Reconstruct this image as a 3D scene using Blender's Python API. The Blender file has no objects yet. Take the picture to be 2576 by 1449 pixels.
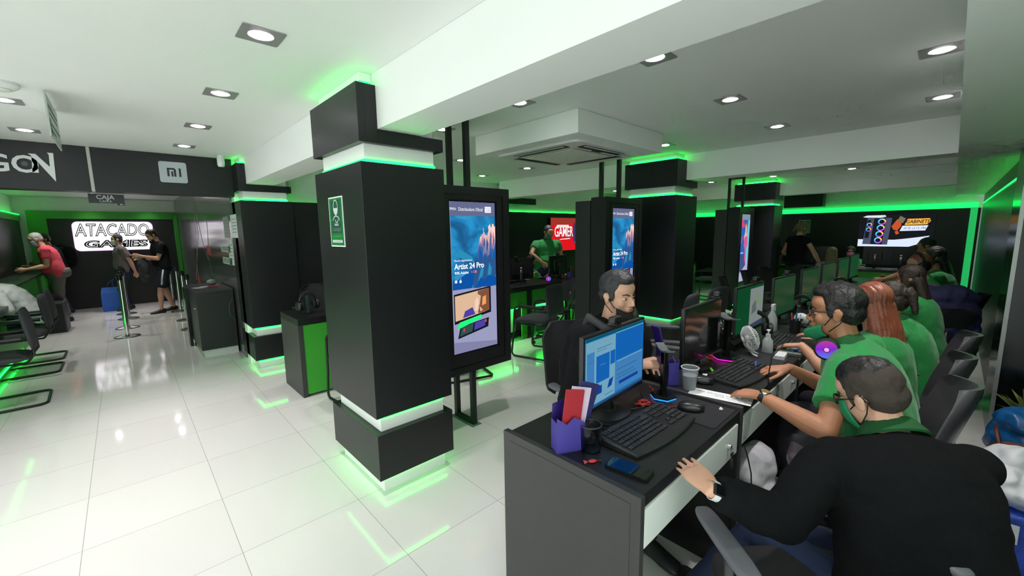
import bpy, bmesh, math, random
from mathutils import Vector, Matrix, noise
random.seed(7)
PI = math.pi
SC = bpy.context.scene
COL = SC.collection

# ---------------------------------------------------------------- camera
CAM_YAW, CAM_PITCH, CAM_ROLL = 0.817366, -0.137851, 0.014988
F_PX = 1035.611
fwd = Vector((math.cos(CAM_PITCH)*math.cos(CAM_YAW), math.cos(CAM_PITCH)*math.sin(CAM_YAW), math.sin(CAM_PITCH)))
rgt = Vector((math.sin(CAM_YAW), -math.cos(CAM_YAW), 0))
dwn = fwd.cross(rgt)
cr, sr = math.cos(CAM_ROLL), math.sin(CAM_ROLL)
r2, d2 = cr*rgt + sr*dwn, -sr*rgt + cr*dwn
cam_data = bpy.data.cameras.new('camera')
cam = bpy.data.objects.new('camera', cam_data)
COL.objects.link(cam)
Mx = Matrix((r2, -d2, -fwd)).transposed().to_4x4()
Mx.translation = Vector((0, 0, 1.62))
cam.matrix_world = Mx
cam_data.sensor_width = 36.0
cam_data.lens = F_PX/2576*36.0
cam_data.clip_start = 0.02
SC.camera = cam

# ---------------------------------------------------------------- world, exposure
SC.view_settings.view_transform = 'Standard'
SC.view_settings.look = 'None'
SC.view_settings.gamma = 1.0
SC.view_settings.use_curve_mapping = False
SC.view_settings.exposure = 0.36
w = bpy.data.worlds.new('world'); SC.world = w; w.use_nodes = True
w.node_tree.nodes['Background'].inputs[0].default_value = (0.75, 0.85, 0.8, 1)
w.node_tree.nodes['Background'].inputs[1].default_value = 2.1
SC.cycles.max_bounces = 6
SC.cycles.diffuse_bounces = 3
SC.cycles.glossy_bounces = 3
SC.cycles.use_adaptive_sampling = True
SC.cycles.adaptive_threshold = 0.10
SC.cycles.adaptive_min_samples = 12
SC.cycles.transmission_bounces = 5
SC.cycles.transparent_max_bounces = 8
SC.cycles.caustics_reflective = False
SC.cycles.caustics_refractive = False
SC.cycles.sample_clamp_indirect = 6.0

SPOT_W = 46.0          # one ceiling downlight
LED_E = 8.0            # green strips
CEIL = 2.5
DESK = 0.80

# ---------------------------------------------------------------- materials
MATS = {}
def mat(name, col=(.5,.5,.5), rough=.5, metal=0.0, var=0.0, nscale=30.0, bump=0.0, emit=None, es=1.0, trans=0.0, coat=0.0, alpha=1.0, spec=.5, sheen=0.0):
    if name in MATS: return MATS[name]
    m = bpy.data.materials.new(name); m.use_nodes = True
    nt = m.node_tree; b = nt.nodes['Principled BSDF']; L = nt.links
    b.inputs['Base Color'].default_value = (*col, 1)
    b.inputs['Roughness'].default_value = rough
    b.inputs['Metallic'].default_value = metal
    b.inputs['Specular IOR Level'].default_value = spec
    b.inputs['Coat Weight'].default_value = coat
    b.inputs['Sheen Weight'].default_value = sheen
    if trans: b.inputs['Transmission Weight'].default_value = trans; b.inputs['IOR'].default_value = 1.3
    if alpha < 1: b.inputs['Alpha'].default_value = alpha
    if emit is not None:
        b.inputs['Emission Color'].default_value = (*emit, 1); b.inputs['Emission Strength'].default_value = es
    tc = nt.nodes.new('ShaderNodeTexCoord')
    nz = nt.nodes.new('ShaderNodeTexNoise'); nz.inputs['Scale'].default_value = nscale; nz.inputs['Detail'].default_value = 4
    L.new(tc.outputs['Object'], nz.inputs['Vector'])
    if var:
        mx = nt.nodes.new('ShaderNodeMix'); mx.data_type = 'RGBA'
        mx.inputs['A'].default_value = (*[c*(1-var) for c in col], 1)
        mx.inputs['B'].default_value = (*[min(1, c*(1+var)) for c in col], 1)
        L.new(nz.outputs['Fac'], mx.inputs['Factor']); L.new(mx.outputs['Result'], b.inputs['Base Color'])
    if bump:
        bp = nt.nodes.new('ShaderNodeBump'); bp.inputs['Strength'].default_value = bump; bp.inputs['Distance'].default_value = .01
        L.new(nz.outputs['Fac'], bp.inputs['Height']); L.new(bp.outputs['Normal'], b.inputs['Normal'])
    mr = nt.nodes.new('ShaderNodeMapRange'); mr.inputs['To Min'].default_value = max(0, rough-.03); mr.inputs['To Max'].default_value = min(1, rough+.05)
    L.new(nz.outputs['Fac'], mr.inputs['Value']); L.new(mr.outputs['Result'], b.inputs['Roughness'])
    MATS[name] = m
    return m
def emat(name, col, s=1.0):
    if name in MATS: return MATS[name]
    m = bpy.data.materials.new(name); m.use_nodes = True; nt = m.node_tree
    nt.nodes.remove(nt.nodes['Principled BSDF'])
    e = nt.nodes.new('ShaderNodeEmission'); e.inputs[0].default_value = (*col, 1); e.inputs[1].default_value = s
    nt.links.new(e.outputs[0], nt.nodes['Material Output'].inputs[0])
    MATS[name] = m
    return m
def s2l(r, g, b):
    f = lambda c: (c/255/12.92) if c/255 <= .04045 else ((c/255+.055)/1.055)**2.4
    return (f(r), f(g), f(b))
GREEN = (0.006, 1.0, 0.06)
paint = mat('white_paint', (.86, .87, .85), .55, var=.02, nscale=3, bump=.02)
black_lam = mat('black_laminate', (.010, .011, .012), .36, var=.25, nscale=60, bump=.03, spec=.38)
black_gloss = mat('black_gloss', (.006, .007, .007), .14, spec=.3)
dark_grey = mat('charcoal_laminate', (.038, .035, .037), .42, var=.12, nscale=90)
led = emat('green_led', GREEN, LED_E)
green_lam = mat('green_laminate', s2l(60, 165, 50), .45, var=.05)
green_shirt = mat('green_cloth', s2l(28, 140, 66), .85, var=.12, nscale=140, bump=.15, sheen=.2)
green_dark = mat('dark_green_cloth', s2l(20, 86, 40), .85, var=.12, nscale=140, bump=.15)
white_lam = mat('white_laminate', (.62, .64, .61), .35)
steel = mat('brushed_steel', (.62, .62, .62), .22, 1.0, var=.05)
black_plastic = mat('black_plastic', (.012, .012, .013), .35, bump=.02)
black_metal = mat('black_metal', (.015, .015, .016), .35, .3)
fabric_grey = mat('charcoal_fabric', (.045, .047, .055), .8, var=.2, nscale=260, bump=.2)
fabric_black = mat('black_fabric', (.014, .014, .017), .85, var=.3, nscale=220, bump=.2)
leather = mat('dark_leather', (.075, .065, .08), .3, var=.1, nscale=120, bump=.02)
navy = mat('navy_cloth', s2l(28, 30, 52), .8, var=.15, nscale=120, bump=.15)
denim = mat('denim', s2l(30, 44, 78), .85, var=.2, nscale=200, bump=.15)
white_plastic = mat('white_plastic', (.75, .75, .76), .35)
paper = mat('paper', (.85, .86, .88), .7)
ink = mat('ink', (.03, .03, .035), .7)
rubber = mat('rubber', (.01, .01, .01), .7)

# ---------------------------------------------------------------- mesh builder
class MB:
    def __init__(s): s.v = []; s.f = []; s.m = []; s.mi = 0
    def add(s, vs, fs, M=None):
        o = len(s.v)
        s.v += [tuple(M @ Vector(q)) if M is not None else tuple(q) for q in vs]
        for f in fs: s.f.append([o+i for i in f]); s.m.append(s.mi)
        return s
    def mat(s, i): s.mi = i; return s
    def box(s, x0, x1, y0, y1, z0, z1, b=0.0, M=None):
        if b <= 0:
            vs = [(x, y, z) for z in (z0, z1) for y in (y0, y1) for x in (x0, x1)]
            return s.add(vs, [(0,2,3,1),(4,5,7,6),(0,1,5,4),(2,6,7,3),(0,4,6,2),(1,3,7,5)], M)
        bm = bmesh.new(); bmesh.ops.create_cube(bm, size=1)
        for v in bm.verts: v.co = Vector(((x0+x1)/2+v.co.x*(x1-x0), (y0+y1)/2+v.co.y*(y1-y0), (z0+z1)/2+v.co.z*(z1-z0)))
        bb = min(b, .45*min(abs(x1-x0), abs(y1-y0), abs(z1-z0)))
        bmesh.ops.bevel(bm, geom=bm.edges[:], offset=bb, segments=2, affect='EDGES', profile=.6)
        return s.bm(bm, M)
    def bm(s, bm, M=None):
        bm.verts.ensure_lookup_table(); bm.verts.index_update()
        s.add([v.co.copy() for v in bm.verts], [[v.index for v in f.verts] for f in bm.faces], M); bm.free(); return s
    def loft(s, rings, closed=True, caps=True, M=None):
        n = len(rings[0]); vs = [p for r in rings for p in r]; fs = []
        for i in range(len(rings)-1):
            for j in range(n if closed else n-1):
                k = (j+1) % n
                fs.append((i*n+j, i*n+k, (i+1)*n+k, (i+1)*n+j))
        if caps and closed:
            fs.append(tuple(reversed(range(n)))); fs.append(tuple((len(rings)-1)*n+j for j in range(n)))
        return s.add(vs, fs, M)
    def tube(s, pts, r, n=8, M=None, closed=False):
        pts = [Vector(p) for p in pts]; rr = r if isinstance(r, (list, tuple)) else [r]*len(pts)
        rings = []; up = None
        for i, p in enumerate(pts):
            if closed: t = (pts[(i+1) % len(pts)]-pts[i-1]).normalized()
            else:
                a = pts[max(i-1, 0)]; b = pts[min(i+1, len(pts)-1)]; t = (b-a)
                t = t.normalized() if t.length > 1e-9 else Vector((0, 0, 1))
            if up is None: up = t.orthogonal().normalized()
            u = (up - t*up.dot(t)); u = u.normalized() if u.length > 1e-6 else t.orthogonal().normalized(); up = u
            w_ = t.cross(u)
            rings.append([p+(u*math.cos(2*PI*j/n)+w_*math.sin(2*PI*j/n))*rr[i] for j in range(n)])
        if closed: rings.append(rings[0])
        return s.loft(rings, caps=not closed, M=M)
    def lathe(s, prof, n=24, M=None):
        rings = [[(r*math.cos(2*PI*j/n), r*math.sin(2*PI*j/n), z) for j in range(n)] for r, z in prof]
        return s.loft(rings, M=M, caps=True)
    def disc(s, c, r, n=24, axis='z', M=None):
        a = {'z': lambda q: (c[0]+r*math.cos(q), c[1]+r*math.sin(q), c[2]), 'y': lambda q: (c[0]+r*math.cos(q), c[1], c[2]+r*math.sin(q)),
             'x': lambda q: (c[0], c[1]+r*math.cos(q), c[2]+r*math.sin(q))}[axis]
        return s.add([a(2*PI*j/n) for j in range(n)], [tuple(range(n))], M)
    def ell(s, c, r, M=None, nu=20, nv=12, R=None):
        vs = []; fs = []
        for i in range(1, nv):
            t = PI*i/nv
            for j in range(nu):
                a = 2*PI*j/nu; q = Vector((r[0]*math.sin(t)*math.cos(a), r[1]*math.sin(t)*math.sin(a), r[2]*math.cos(t)))
                if R is not None: q = R @ q
                vs.append(Vector(c)+q)
        top, bot = Vector((0, 0, r[2])), Vector((0, 0, -r[2]))
        if R is not None: top, bot = R @ top, R @ bot
        vs += [Vector(c)+top, Vector(c)+bot]; T = len(vs)-2; B = T+1
        for i in range(nv-2):
            for j in range(nu):
                k = (j+1) % nu
                fs.append((i*nu+j, (i+1)*nu+j, (i+1)*nu+k, i*nu+k))
        for j in range(nu):
            k = (j+1) % nu
            fs.append((T, j, k)); fs.append((B, (nv-2)*nu+k, (nv-2)*nu+j))
        return s.add(vs, fs, M)
    def prism(s, poly, d, M=None):          # polygon in local XZ, extruded along local +Y by d
        n = len(poly)
        vs = [(x, 0, z) for x, z in poly]+[(x, d, z) for x, z in poly]
        fs = [tuple(range(n)), tuple(reversed(range(n, 2*n)))]+[(i, n+i, n+(i+1) % n, (i+1) % n) for i in range(n)]
        return s.add(vs, fs, M)
    def poly(s, poly, y=0, M=None):
        return s.add([(x, y, z) for x, z in poly], [tuple(range(len(poly)))], M)

def link(name, mb, mats, parent=None, smooth=False, loc=None, rz=0.0, M=None, angle=None):
    me = bpy.data.meshes.new(name)
    me.from_pydata([tuple(v) for v in mb.v], [], mb.f)
    mats = mats if isinstance(mats, (list, tuple)) else [mats]
    for m in mats: me.materials.append(m)
    me.polygons.foreach_set('material_index', mb.m)
    bm = bmesh.new(); bm.from_mesh(me); bmesh.ops.recalc_face_normals(bm, faces=bm.faces[:]); bm.to_mesh(me); bm.free()
    if smooth:
        me.polygons.foreach_set('use_smooth', [True]*len(me.polygons))
        if angle: me.set_sharp_from_angle(angle=math.radians(angle))
    me.update()
    o = bpy.data.objects.new(name, me); COL.objects.link(o)
    if parent is not None: o.parent = parent
    if loc is not None: o.location = loc
    if rz: o.rotation_euler = (0, 0, rz)
    if M is not None: o.matrix_local = M
    return o
def tag(o, label=None, cat=None, group=None, kind=None):
    if label: o['label'] = label
    if cat: o['category'] = cat
    if group: o['group'] = group
    if kind: o['kind'] = kind
    return o
def thing(name, label, cat, loc=(0, 0, 0), rz=0.0, group=None, kind=None):
    o = bpy.data.objects.new(name, None); o.empty_display_size = .1; COL.objects.link(o)
    o.location = loc; o.rotation_euler = (0, 0, rz)
    return tag(o, label, cat, group, kind)
def kids(o): return [c for c in bpy.data.objects if c.parent == o]
def copy_tree(o, loc=None, rz=None, label=None, group=None, parent=None):
    c = o.copy(); COL.objects.link(c); c.parent = parent
    if loc is not None: c.location = loc
    if rz is not None: c.rotation_euler = (0, 0, rz)
    if label: c['label'] = label
    if group: c['group'] = group
    for k in kids(o): copy_tree(k, parent=c)
    return c
def T(x, y, z): return Matrix.Translation((x, y, z))
def RZ(a): return Matrix.Rotation(a, 4, 'Z')
def RX(a): return Matrix.Rotation(a, 4, 'X')
def RY(a): return Matrix.Rotation(a, 4, 'Y')
# text as mesh: local x to the right, z up, facing -y
def text(mb, s, h, x=0, z=0, y=0, M=None, sx=1.0, align='CENTER', off=0.0, ext=0.0, shear=0.0, sp=1.0):
    cu = bpy.data.curves.new('t', 'FONT'); cu.body = s; cu.size = h/0.7; cu.align_x = align; cu.offset = off; cu.resolution_u = 3
    cu.shear = shear; cu.space_character = sp
    ob = bpy.data.objects.new('t', cu); COL.objects.link(ob)
    dg = bpy.context.evaluated_depsgraph_get(); e = ob.evaluated_get(dg); me = e.to_mesh()
    vs = [(v.co.x*sx+x, y, v.co.y+z) for v in me.vertices]; fs = [list(p.vertices) for p in me.polygons]
    e.to_mesh_clear(); bpy.data.objects.remove(ob); bpy.data.curves.remove(cu)
    if ext:
        n = len(vs); mb2v = vs+[(a, b+ext, c) for a, b, c in vs]
        from collections import Counter
        ed = Counter()
        for f in fs:
            for i in range(len(f)): ed[frozenset((f[i], f[(i+1) % len(f)]))] += 1
        side = [(a, b, b+n, a+n) for a, b in (tuple(k) for k, c in ed.items() if c == 1)]
        mb.add(mb2v, fs+[[i+n for i in reversed(f)] for f in fs]+side, M)
    else: mb.add(vs, fs, M)
    return mb
_rs = random.Random(11)
def scribble(mb, x0, x1, z, h, y, w=None):
    """a line of small illegible strokes"""
    w = w or h*.14; x = x0
    while x < x1:
        for _ in range(_rs.randint(2, 4)):
            a = _rs.uniform(-.5, .5)*h*.5; z0 = z+_rs.uniform(-.1, .2)*h; z1 = z0+_rs.uniform(.5, .9)*h
            mb.add([(x, y, z0), (x+w, y, z0), (x+w+a, y, z1), (x+a, y, z1)], [(0, 1, 2, 3)])
            if _rs.random() < .6: zz_ = z0+_rs.uniform(.1, .8)*h; mb.add([(x, y, zz_), (x+h*.45, y, zz_), (x+h*.45, y, zz_+w), (x, y, zz_+w)], [(0, 1, 2, 3)])
            x += h*.5
        x += h*.45
    return mb
def rrect(w, h, r, n=5, cx=0, cz=0):
    pts = []
    for (sx, sz, a0) in ((1, 1, 0), (-1, 1, PI/2), (-1, -1, PI), (1, -1, 1.5*PI)):
        for i in range(n+1):
            a = a0+PI/2*i/n
            pts.append((cx+sx*(w/2-r)+r*math.cos(a), cz+sz*(h/2-r)+r*math.sin(a)))
    return pts
def spot(loc, e=SPOT_W, ang=72, col=(1, .92, .94)):
    l = bpy.data.lights.new('downlight_or_fill_lamp', 'SPOT'); l.energy = e; l.spot_size = math.radians(ang); l.spot_blend = 1.0
    l.shadow_soft_size = .04; l.color = col
    o = bpy.data.objects.new('downlight_or_fill_lamp', l); COL.objects.link(o); o.location = loc
    return o
# ================================================================= room
def struct(name, mb, mats, label=None, parent=None, smooth=False):
    o = link(name, mb, mats, parent, smooth)
    if parent is None: tag(o, label, None, None, 'structure')
    return o
# floor: polished white tiles 0.605 m
fm = bpy.data.materials.new('floor_tiles'); fm.use_nodes = True
nt = fm.node_tree; b = nt.nodes['Principled BSDF']; tc = nt.nodes.new('ShaderNodeTexCoord')
mp = nt.nodes.new('ShaderNodeMapping'); mp.inputs['Location'].default_value = (-.89, -2.355, 0)
br = nt.nodes.new('ShaderNodeTexBrick'); br.offset = 0; br.inputs['Scale'].default_value = 1.0
br.inputs['Brick Width'].default_value = .605; br.inputs['Row Height'].default_value = .605; br.inputs['Mortar Size'].default_value = .0016
br.inputs['Mortar Smooth'].default_value = .3
br.inputs['Color1'].default_value = (.71, .69, .67, 1); br.inputs['Color2'].default_value = (.74, .725, .70, 1); br.inputs['Mortar'].default_value = (.33, .31, .29, 1)
nz = nt.nodes.new('ShaderNodeTexNoise'); nz.inputs['Scale'].default_value = 1.7; nz.inputs['Detail'].default_value = 6
mr = nt.nodes.new('ShaderNodeMapRange'); mr.inputs['To Min'].default_value = .05; mr.inputs['To Max'].default_value = .11
L = nt.links
L.new(tc.outputs['Object'], mp.inputs[0]); L.new(mp.outputs[0], br.inputs['Vector']); L.new(br.outputs['Color'], b.inputs['Base Color'])
L.new(tc.outputs['Object'], nz.inputs['Vector']); L.new(nz.outputs['Fac'], mr.inputs['Value']); L.new(mr.outputs[0], b.inputs['Roughness'])
b.inputs['Specular IOR Level'].default_value = .55
struct('floor', MB().box(-4, 13, -1.6, 14.2, -.1, 0), fm, 'polished white floor tiles with thin dark joints')
# ceiling: one slab at 2.5
struct('ceiling', MB().box(-4, 13, -.34, 14.2, CEIL, CEIL+.1), paint, 'flat white painted ceiling of the shop')
# soffit over the staff aisle along the right wall
struct('trim_1', MB().box(.7, 12.6, -.6, .028, 2.19, CEIL-.002), paint, 'dropped white soffit running above the right wall')
# beams along Y
for i, (x0, x1, y0, y1) in enumerate(((1.112, 1.39, .03, 2.31), (1.112, 1.39, 2.96, 5.68), (5.05, 5.33, .03, 2.31), (5.05, 5.33, 2.96, 5.68),
                                      (8.97, 9.25, .03, 2.31), (8.97, 9.25, 2.96, 5.68))):
    o = struct('beam', MB().box(x0, x1, y0, y1, 2.2, CEIL-.001), paint)
    tag(o, ['deep white ceiling beam running from the nearest pillar toward the camera', 'white ceiling beam between the two pillars on the left', 'second white ceiling beam, crossing above the busy desks',
            'white beam behind the second pillar', 'third white ceiling beam, farthest to the right', 'white beam behind the farthest pillar'][i])
# pillars
def pillar(x0, x1, y0, y1, beams, label, notch=None, wires=False):
    r = thing('pillar', label, None, (0, 0, 0), kind='structure'); 
    i_ = .045
    link('plaster_core', MB().box(x0+i_, x1-i_, y0+i_, y1-i_, 0, CEIL-.001), paint, r)
    link('plinth_cladding', MB().box(x0, x1, y0, y1, .105, .40, .002), black_lam, r)
    link('shaft_cladding', MB().box(x0, x1, y0, y1, .507, 2.015, .002), black_lam, r)
    # upper collar, notched where the beam enters
    m = MB()
    if beams:
        bx0, bx1 = beams
        for yy0, yy1 in ((y0, y0+i_-.004), (y1-i_+.004, y1)):
            m.box(x0+i_-.003, bx0-.001, yy0, yy1, 2.12, 2.43); m.box(bx0-.0005, x1-i_+.003, yy0, yy1, 2.12, 2.195)
        m.box(bx1+.002, x1, y0+.001, y1-.001, 2.12, 2.197) if False else None
        m.box(x0, x0+i_-.004, y0, y1, 2.12, 2.43); m.box(x1-i_+.004, x1, y0, y1, 2.12, 2.195)
    else: m.box(x0, x1, y0, y1, 2.12, 2.43)
    link('upper_cladding', m, black_lam, r)
    for nm, z0, z1, ex in (('led_strip', .084, .102, 0), ('led_strip', .486, .504, 0), ('led_strip', 2.018, 2.036, 0), ('led_strip', 2.433, 2.451, 1)):
        m = MB(); a0, a1, c0, c1 = x0+i_-.006, x1-i_+.006, y0+i_-.006, y1-i_+.006
        xe = (beams[0]-.004) if (ex and beams) else a1
        m.box(a0, xe, c0, c0+.005, z0, z1); m.box(a0, xe, c1-.005, c1, z0, z1); m.box(a0, a0+.005, c0, c1, z0, z1)
        if not (ex and beams): m.box(a1-.005, a1, c0, c1, z0, z1)
        tag(link(nm, m, led, r), 'glowing green light strip')
    return r
P1 = pillar(1.0, 1.545, 2.27, 3.005, (1.112, 1.39), 'nearest black clad pillar with a green face mask notice, lit by green strips')
P2 = pillar(4.81, 5.375, 2.27, 2.965, (5.05, 5.33), 'second black pillar with green strips, behind the man with the lowered mask')
P3 = pillar(8.72, 9.24, 2.27, 2.965, (8.97, 9.25), 'farthest black pillar with green strips beside the narrow colourful screen')
PL = pillar(1.03, 1.58, 5.63, 6.3, (1.112, 1.39), 'black pillar on the left joined to the wide black wall panel')
# black wall behind row two
def wall_panel(name, x0, x1, y0, y1, label, ledx=None, z0=0.0, z1=2.0):
    o = struct(name, MB().box(x0, x1, y0, y1, z0, z1), black_lam, label); return o
struct('wall_back', MB().box(1.03, 12.6, 5.95, 6.1, 0, CEIL), paint, 'white wall band above the black panels behind the second desk row')
struct('wall_back_panel', MB().box(1.6, 12.5, 5.86, 5.93, 0, 1.985), black_lam, 'black wall panels behind the second row of desks')
tag(link('led_strip', MB().box(1.65, 12.5, 5.932, 5.945, 1.985, 1.995), led), 'green light strip along the top of the back wall panels', None, None, 'structure')
for x0, x1 in ((5.2, 5.98), (9.1, 9.8)):
    r = thing('pilaster', 'black boxed pilaster collar high on the back wall' if x0 < 6 else 'black boxed collar high on the back wall, farther one', None, kind='structure')
    link('box', MB().box(x0, x1, 5.65, 5.949, 2.115, 2.23), black_lam, r)
# left: poster wall + black wall panel + back sign wall
struct('wall_poster', MB().box(1.05, 1.2, 6.31, 13.5, 0, CEIL-.002), mat('poster_grey', (.10, .10, .11), .15, var=.5, nscale=1.2), 'glossy grey graphic wall beside the queue')
struct('wall_left_panel', MB().box(1.59, 1.96, 5.66, 5.93, .105, 2.015), black_lam, 'black wall panel behind the small desk')
struct('wall_sign', MB().box(-1.6, 1.6, 13.5, 13.65, 0, CEIL-.002), paint, 'white wall strip above the lit shop sign')
m = MB(); m.box(-1.42, 1.12, 13.42, 13.49, 2.03, 2.2); m.box(-1.42, -1.14, 13.42, 13.49, 0, 2.03); m.box(1.0, 1.045, 13.40, 13.49, 0, 2.2)
m.box(.98, 1.045, 13.1, 13.42, 0, 2.12)
struct('trim_2', m, green_lam, 'green frame around the dark sign wall')
struct('wall_sign_panel', MB().box(-1.14, 1.0, 13.44, 13.49, 0, 2.03), mat('wall_black', (.012, .011, .012), .5), 'dark panel behind the lit shop sign')
struct('wall_left', MB().box(-1.75, -1.6, 5.0, 13.6, 0, CEIL), paint, 'white upper wall on the far left')
struct('wall_left_cladding', MB().box(-1.6, -1.52, 6.2, 13.4, .9, 1.97), black_lam, 'black panels on the far left wall')
struct('trim_3', MB().box(-1.6, -1.5, 6.2, 13.4, 1.975, 2.1), green_lam)['label'] = 'green band above the panels on the far left wall'
tag(link('led_strip', MB().box(-1.5, -1.49, 6.2, 13.3, 2.10, 2.112), led), 'green light strip on the far left wall', None, None, 'structure')
# fascia
fas = thing('fascia', 'black sign band hanging from the ceiling across the left side', None, kind='structure')
link('board', MB().box(-3.9, -.165, 5.89, 6.1, 2.07, CEIL-.002, .002), black_lam, fas)
link('board', MB().box(-.14, 1.03, 5.89, 6.1, 2.07, CEIL-.002, .002), black_lam, fas)
link('joint_strip', MB().box(-.165, -.14, 5.885, 6.1, 2.068, CEIL-.002), mat('strip_beige', (.45, .46, .42), .5), fas)
# end wall (far right)
struct('wall_end', MB().box(12.6, 12.75, -.4, 6, 0, CEIL), paint, 'white band of the far end wall')
struct('wall_end_panel', MB().box(12.5, 12.59, -.34, 5.9, 0, 1.94), black_lam, 'black panels covering the far end wall')
tag(link('led_strip', MB().box(12.5, 12.52, -.3, 5.8, 1.945, 2.05), emat('green_led_wide', (.01, 1, .12), 1.5)), 'thick green light strip along the top of the far end wall', None, None, 'structure')
r = thing('pilaster', 'black boxed collar high on the far end wall', None, kind='structure')
link('box', MB().box(12.3, 12.59, 2.2, 3.0, 2.09, 2.42), black_lam, r)
link('vent_plate', MB().box(12.0, 12.3, 2.1, 3.2, 2.39, 2.42), mat('grey_plate', (.35, .4, .36), .5), r)
struct('trim_4', MB().box(12.44, 12.49, -.30, -.2, 0, 1.95), mat('green_acrylic', s2l(60, 210, 110), .4, emit=(.02, .6, .15), es=.5), 'upright lit green strip in the far corner')
# right wall
struct('wall_right', MB().box(5.36, 12.5, -.5, -.36, 0, 2.19).box(1.0, 5.3, -.9, -.805, 0, 2.19), mat('wall_right_green_reflection', (.008, .035, .015), .3, spec=.3), 'dark glossy right wall tinted with reflected green light')  # green reflection on the dark wall is put into its base colour
r = thing('pillar', 'tall glossy black pillar at the right edge with a pale metal corner', None, kind='structure')
link('cladding', MB().box(4.69, 5.35, -.80, -.315, .0, 2.18), black_gloss, r)
link('corner_trim', MB().box(4.682, 4.691, -.335, -.312, 0, 2.0), mat('pale_metal', (.4, .4, .4), .35, .5), r)
tag(link('led_strip', MB().box(5.6, 12.3, -.359, -.35, 2.02, 2.03), emat('green_led_soft', GREEN, 5.0)), 'green light strip along the right wall', None, None, 'structure')
tag(link('led_strip', MB().box(1.2, 4.5, -.799, -.79, 2.02, 2.035), led), 'green light strip on the recessed right wall nearest the camera', None, None, 'structure')

# AC bulkhead + cassette
struct('trim_5', MB().box(2.513, 3.79, 1.948, 3.15, 2.328, CEIL-.001, .003), paint, 'white ceiling box holding the air conditioner')
ac = thing('air_conditioner', 'white ceiling cassette air conditioner with a square grille', 'air conditioner', (3.165, 2.57, 2.328))
m = MB(); m.prism([(x, z) for x, z in rrect(.97, .97, .07)], .016, M=RX(-PI/2)@T(0, -.008, 0)); link('face_panel', m, white_plastic, ac, loc=(0, 0, -.008))
m = MB()
for k in range(4):
    m.box(-.30, .30, -.425, -.345, -.021, -.0165, M=RZ(k*PI/2))
link('air_slot', m, mat('slot_dark', (.02, .02, .02), .5), ac)
m = MB()
for k in range(4): m.box(-.29, .29, -.424, -.40, -.024, -.021, M=RZ(k*PI/2)@T(0, 0, 0))
link('louver', m, mat('louver_grey', (.62, .63, .6), .4), ac)
m = MB(); m.box(-.29, .29, -.29, .29, -.0215, -.017)
link('grille_backing', m, mat('grille_dark', (.34, .35, .28), .6), ac)
m = MB()
for i in range(24): m.box(-.28, .28, -.283+i*.0243, -.272+i*.0243, -.026, -.021)
for i in range(24): m.box(-.283+i*.0243, -.276+i*.0243, -.28, .28, -.0255, -.0212)
link('grille', m, mat('grille_white', (.74, .75, .68), .5), ac)
link('badge', MB().box(-.06, .06, -.34, -.31, -.021, -.0165), mat('slot_dark'), ac)

# downlights
def downlight(label, x, y, z=CEIL):
    t = thing('downlight', label, 'ceiling light', (x, y, z))
    m = MB(); s = .085; h = .052
    n = 24; vs = []; fs = []
    sq = rrect(2*s, 2*s, .01, 5)
    inner = [(h*math.cos(2*PI*j/n), h*math.sin(2*PI*j/n)) for j in range(n)]
    sq = sorted(sq, key=lambda q: math.atan2(q[1], q[0]) % (2*PI))
    vs = [(a, b_, -.004) for a, b_ in sq]+[(a, b_, -.004) for a, b_ in inner]+[(a*.9, b_*.9, -.001) for a, b_ in inner]
    fs = [(j, (j+1) % n, n+(j+1) % n, n+j) for j in range(n)]+[(n+j, n+(j+1) % n, 2*n+(j+1) % n, 2*n+j) for j in range(n)]
    vs += [(a, b_, 0) for a, b_ in sq]; fs += [(j, (j+1) % n, 3*n+(j+1) % n, 3*n+j) for j in range(n)]
    m.add(vs, fs); link('trim_plate', m, mat('lamp_trim', (.42, .4, .41), .35, .5), t)
    m = MB(); m.lathe([(.047, -.002), (.04, -.006), (.02, -.009), (.003, -.010)]); link('lens', m, emat('lamp_glow', (1, .95, 1), 22), t, smooth=True)
    return t
lights = []
for i, y in enumerate((2.191, 3.223, 4.275, 5.29)): lights.append((.546, y, 'square ceiling downlight %s' % ['nearest to the camera, above the open floor left of the near pillar', 'second in the line left of the near pillar', 'third in the line left of the near pillar', 'farthest in the line by the black sign band'][i]))
lights += [(-.46, 4.248, 'bluish ceiling downlight at the left edge of the photo'), (-.486, 5.303, 'bluish ceiling downlight near the black sign band, beside the hanging sign')]
lights += [(2.11, 1.142, 'round lit ceiling downlight just right of the near white beam'), (3.171, 1.142, 'ceiling downlight between the near beam and the second beam, middle of its row'), (4.32, 1.15, 'ceiling downlight closest to the second white beam in its row'),
           (2.106, 2.141, 'ceiling downlight half hidden at the edge of the near beam'), (3.137, .122, 'ceiling downlight at the soffit edge, upper of the two on the right'), (4.272, .134, 'ceiling downlight at the soffit edge, lower of the two on the right'),
           (4.31, 2.188, 'ceiling downlight beside the far corner of the air conditioner box'), (4.301, 4.234, 'ceiling downlight beyond the air conditioner, to the right of its pair'), (4.298, 5.238, 'ceiling downlight beyond the air conditioner near the green glow'),
           (3.176, 4.275, 'ceiling downlight seen beside the display pole'), (2.119, 3.108, 'ceiling downlight just past the upper cladding of the near pillar')]
lights += [(8.365, 1.166, 'ceiling downlight beyond the second beam, largest of three'), (8.398, 2.243, 'ceiling downlight beyond the second beam, middle of three'), (8.434, 3.303, 'ceiling downlight beyond the second beam, smallest of three'), (8.404, 5.427, 'tiny far ceiling downlight beside the black pole of the second display')]
lights += [(-.47, 11.6, 'ceiling downlight over the sign wall, behind the cashier sign'), (.516, 10.9, 'upper of the two ceiling downlights over the sign wall'), (.51, 11.75, 'lower of the two ceiling downlights over the sign wall')]
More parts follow.
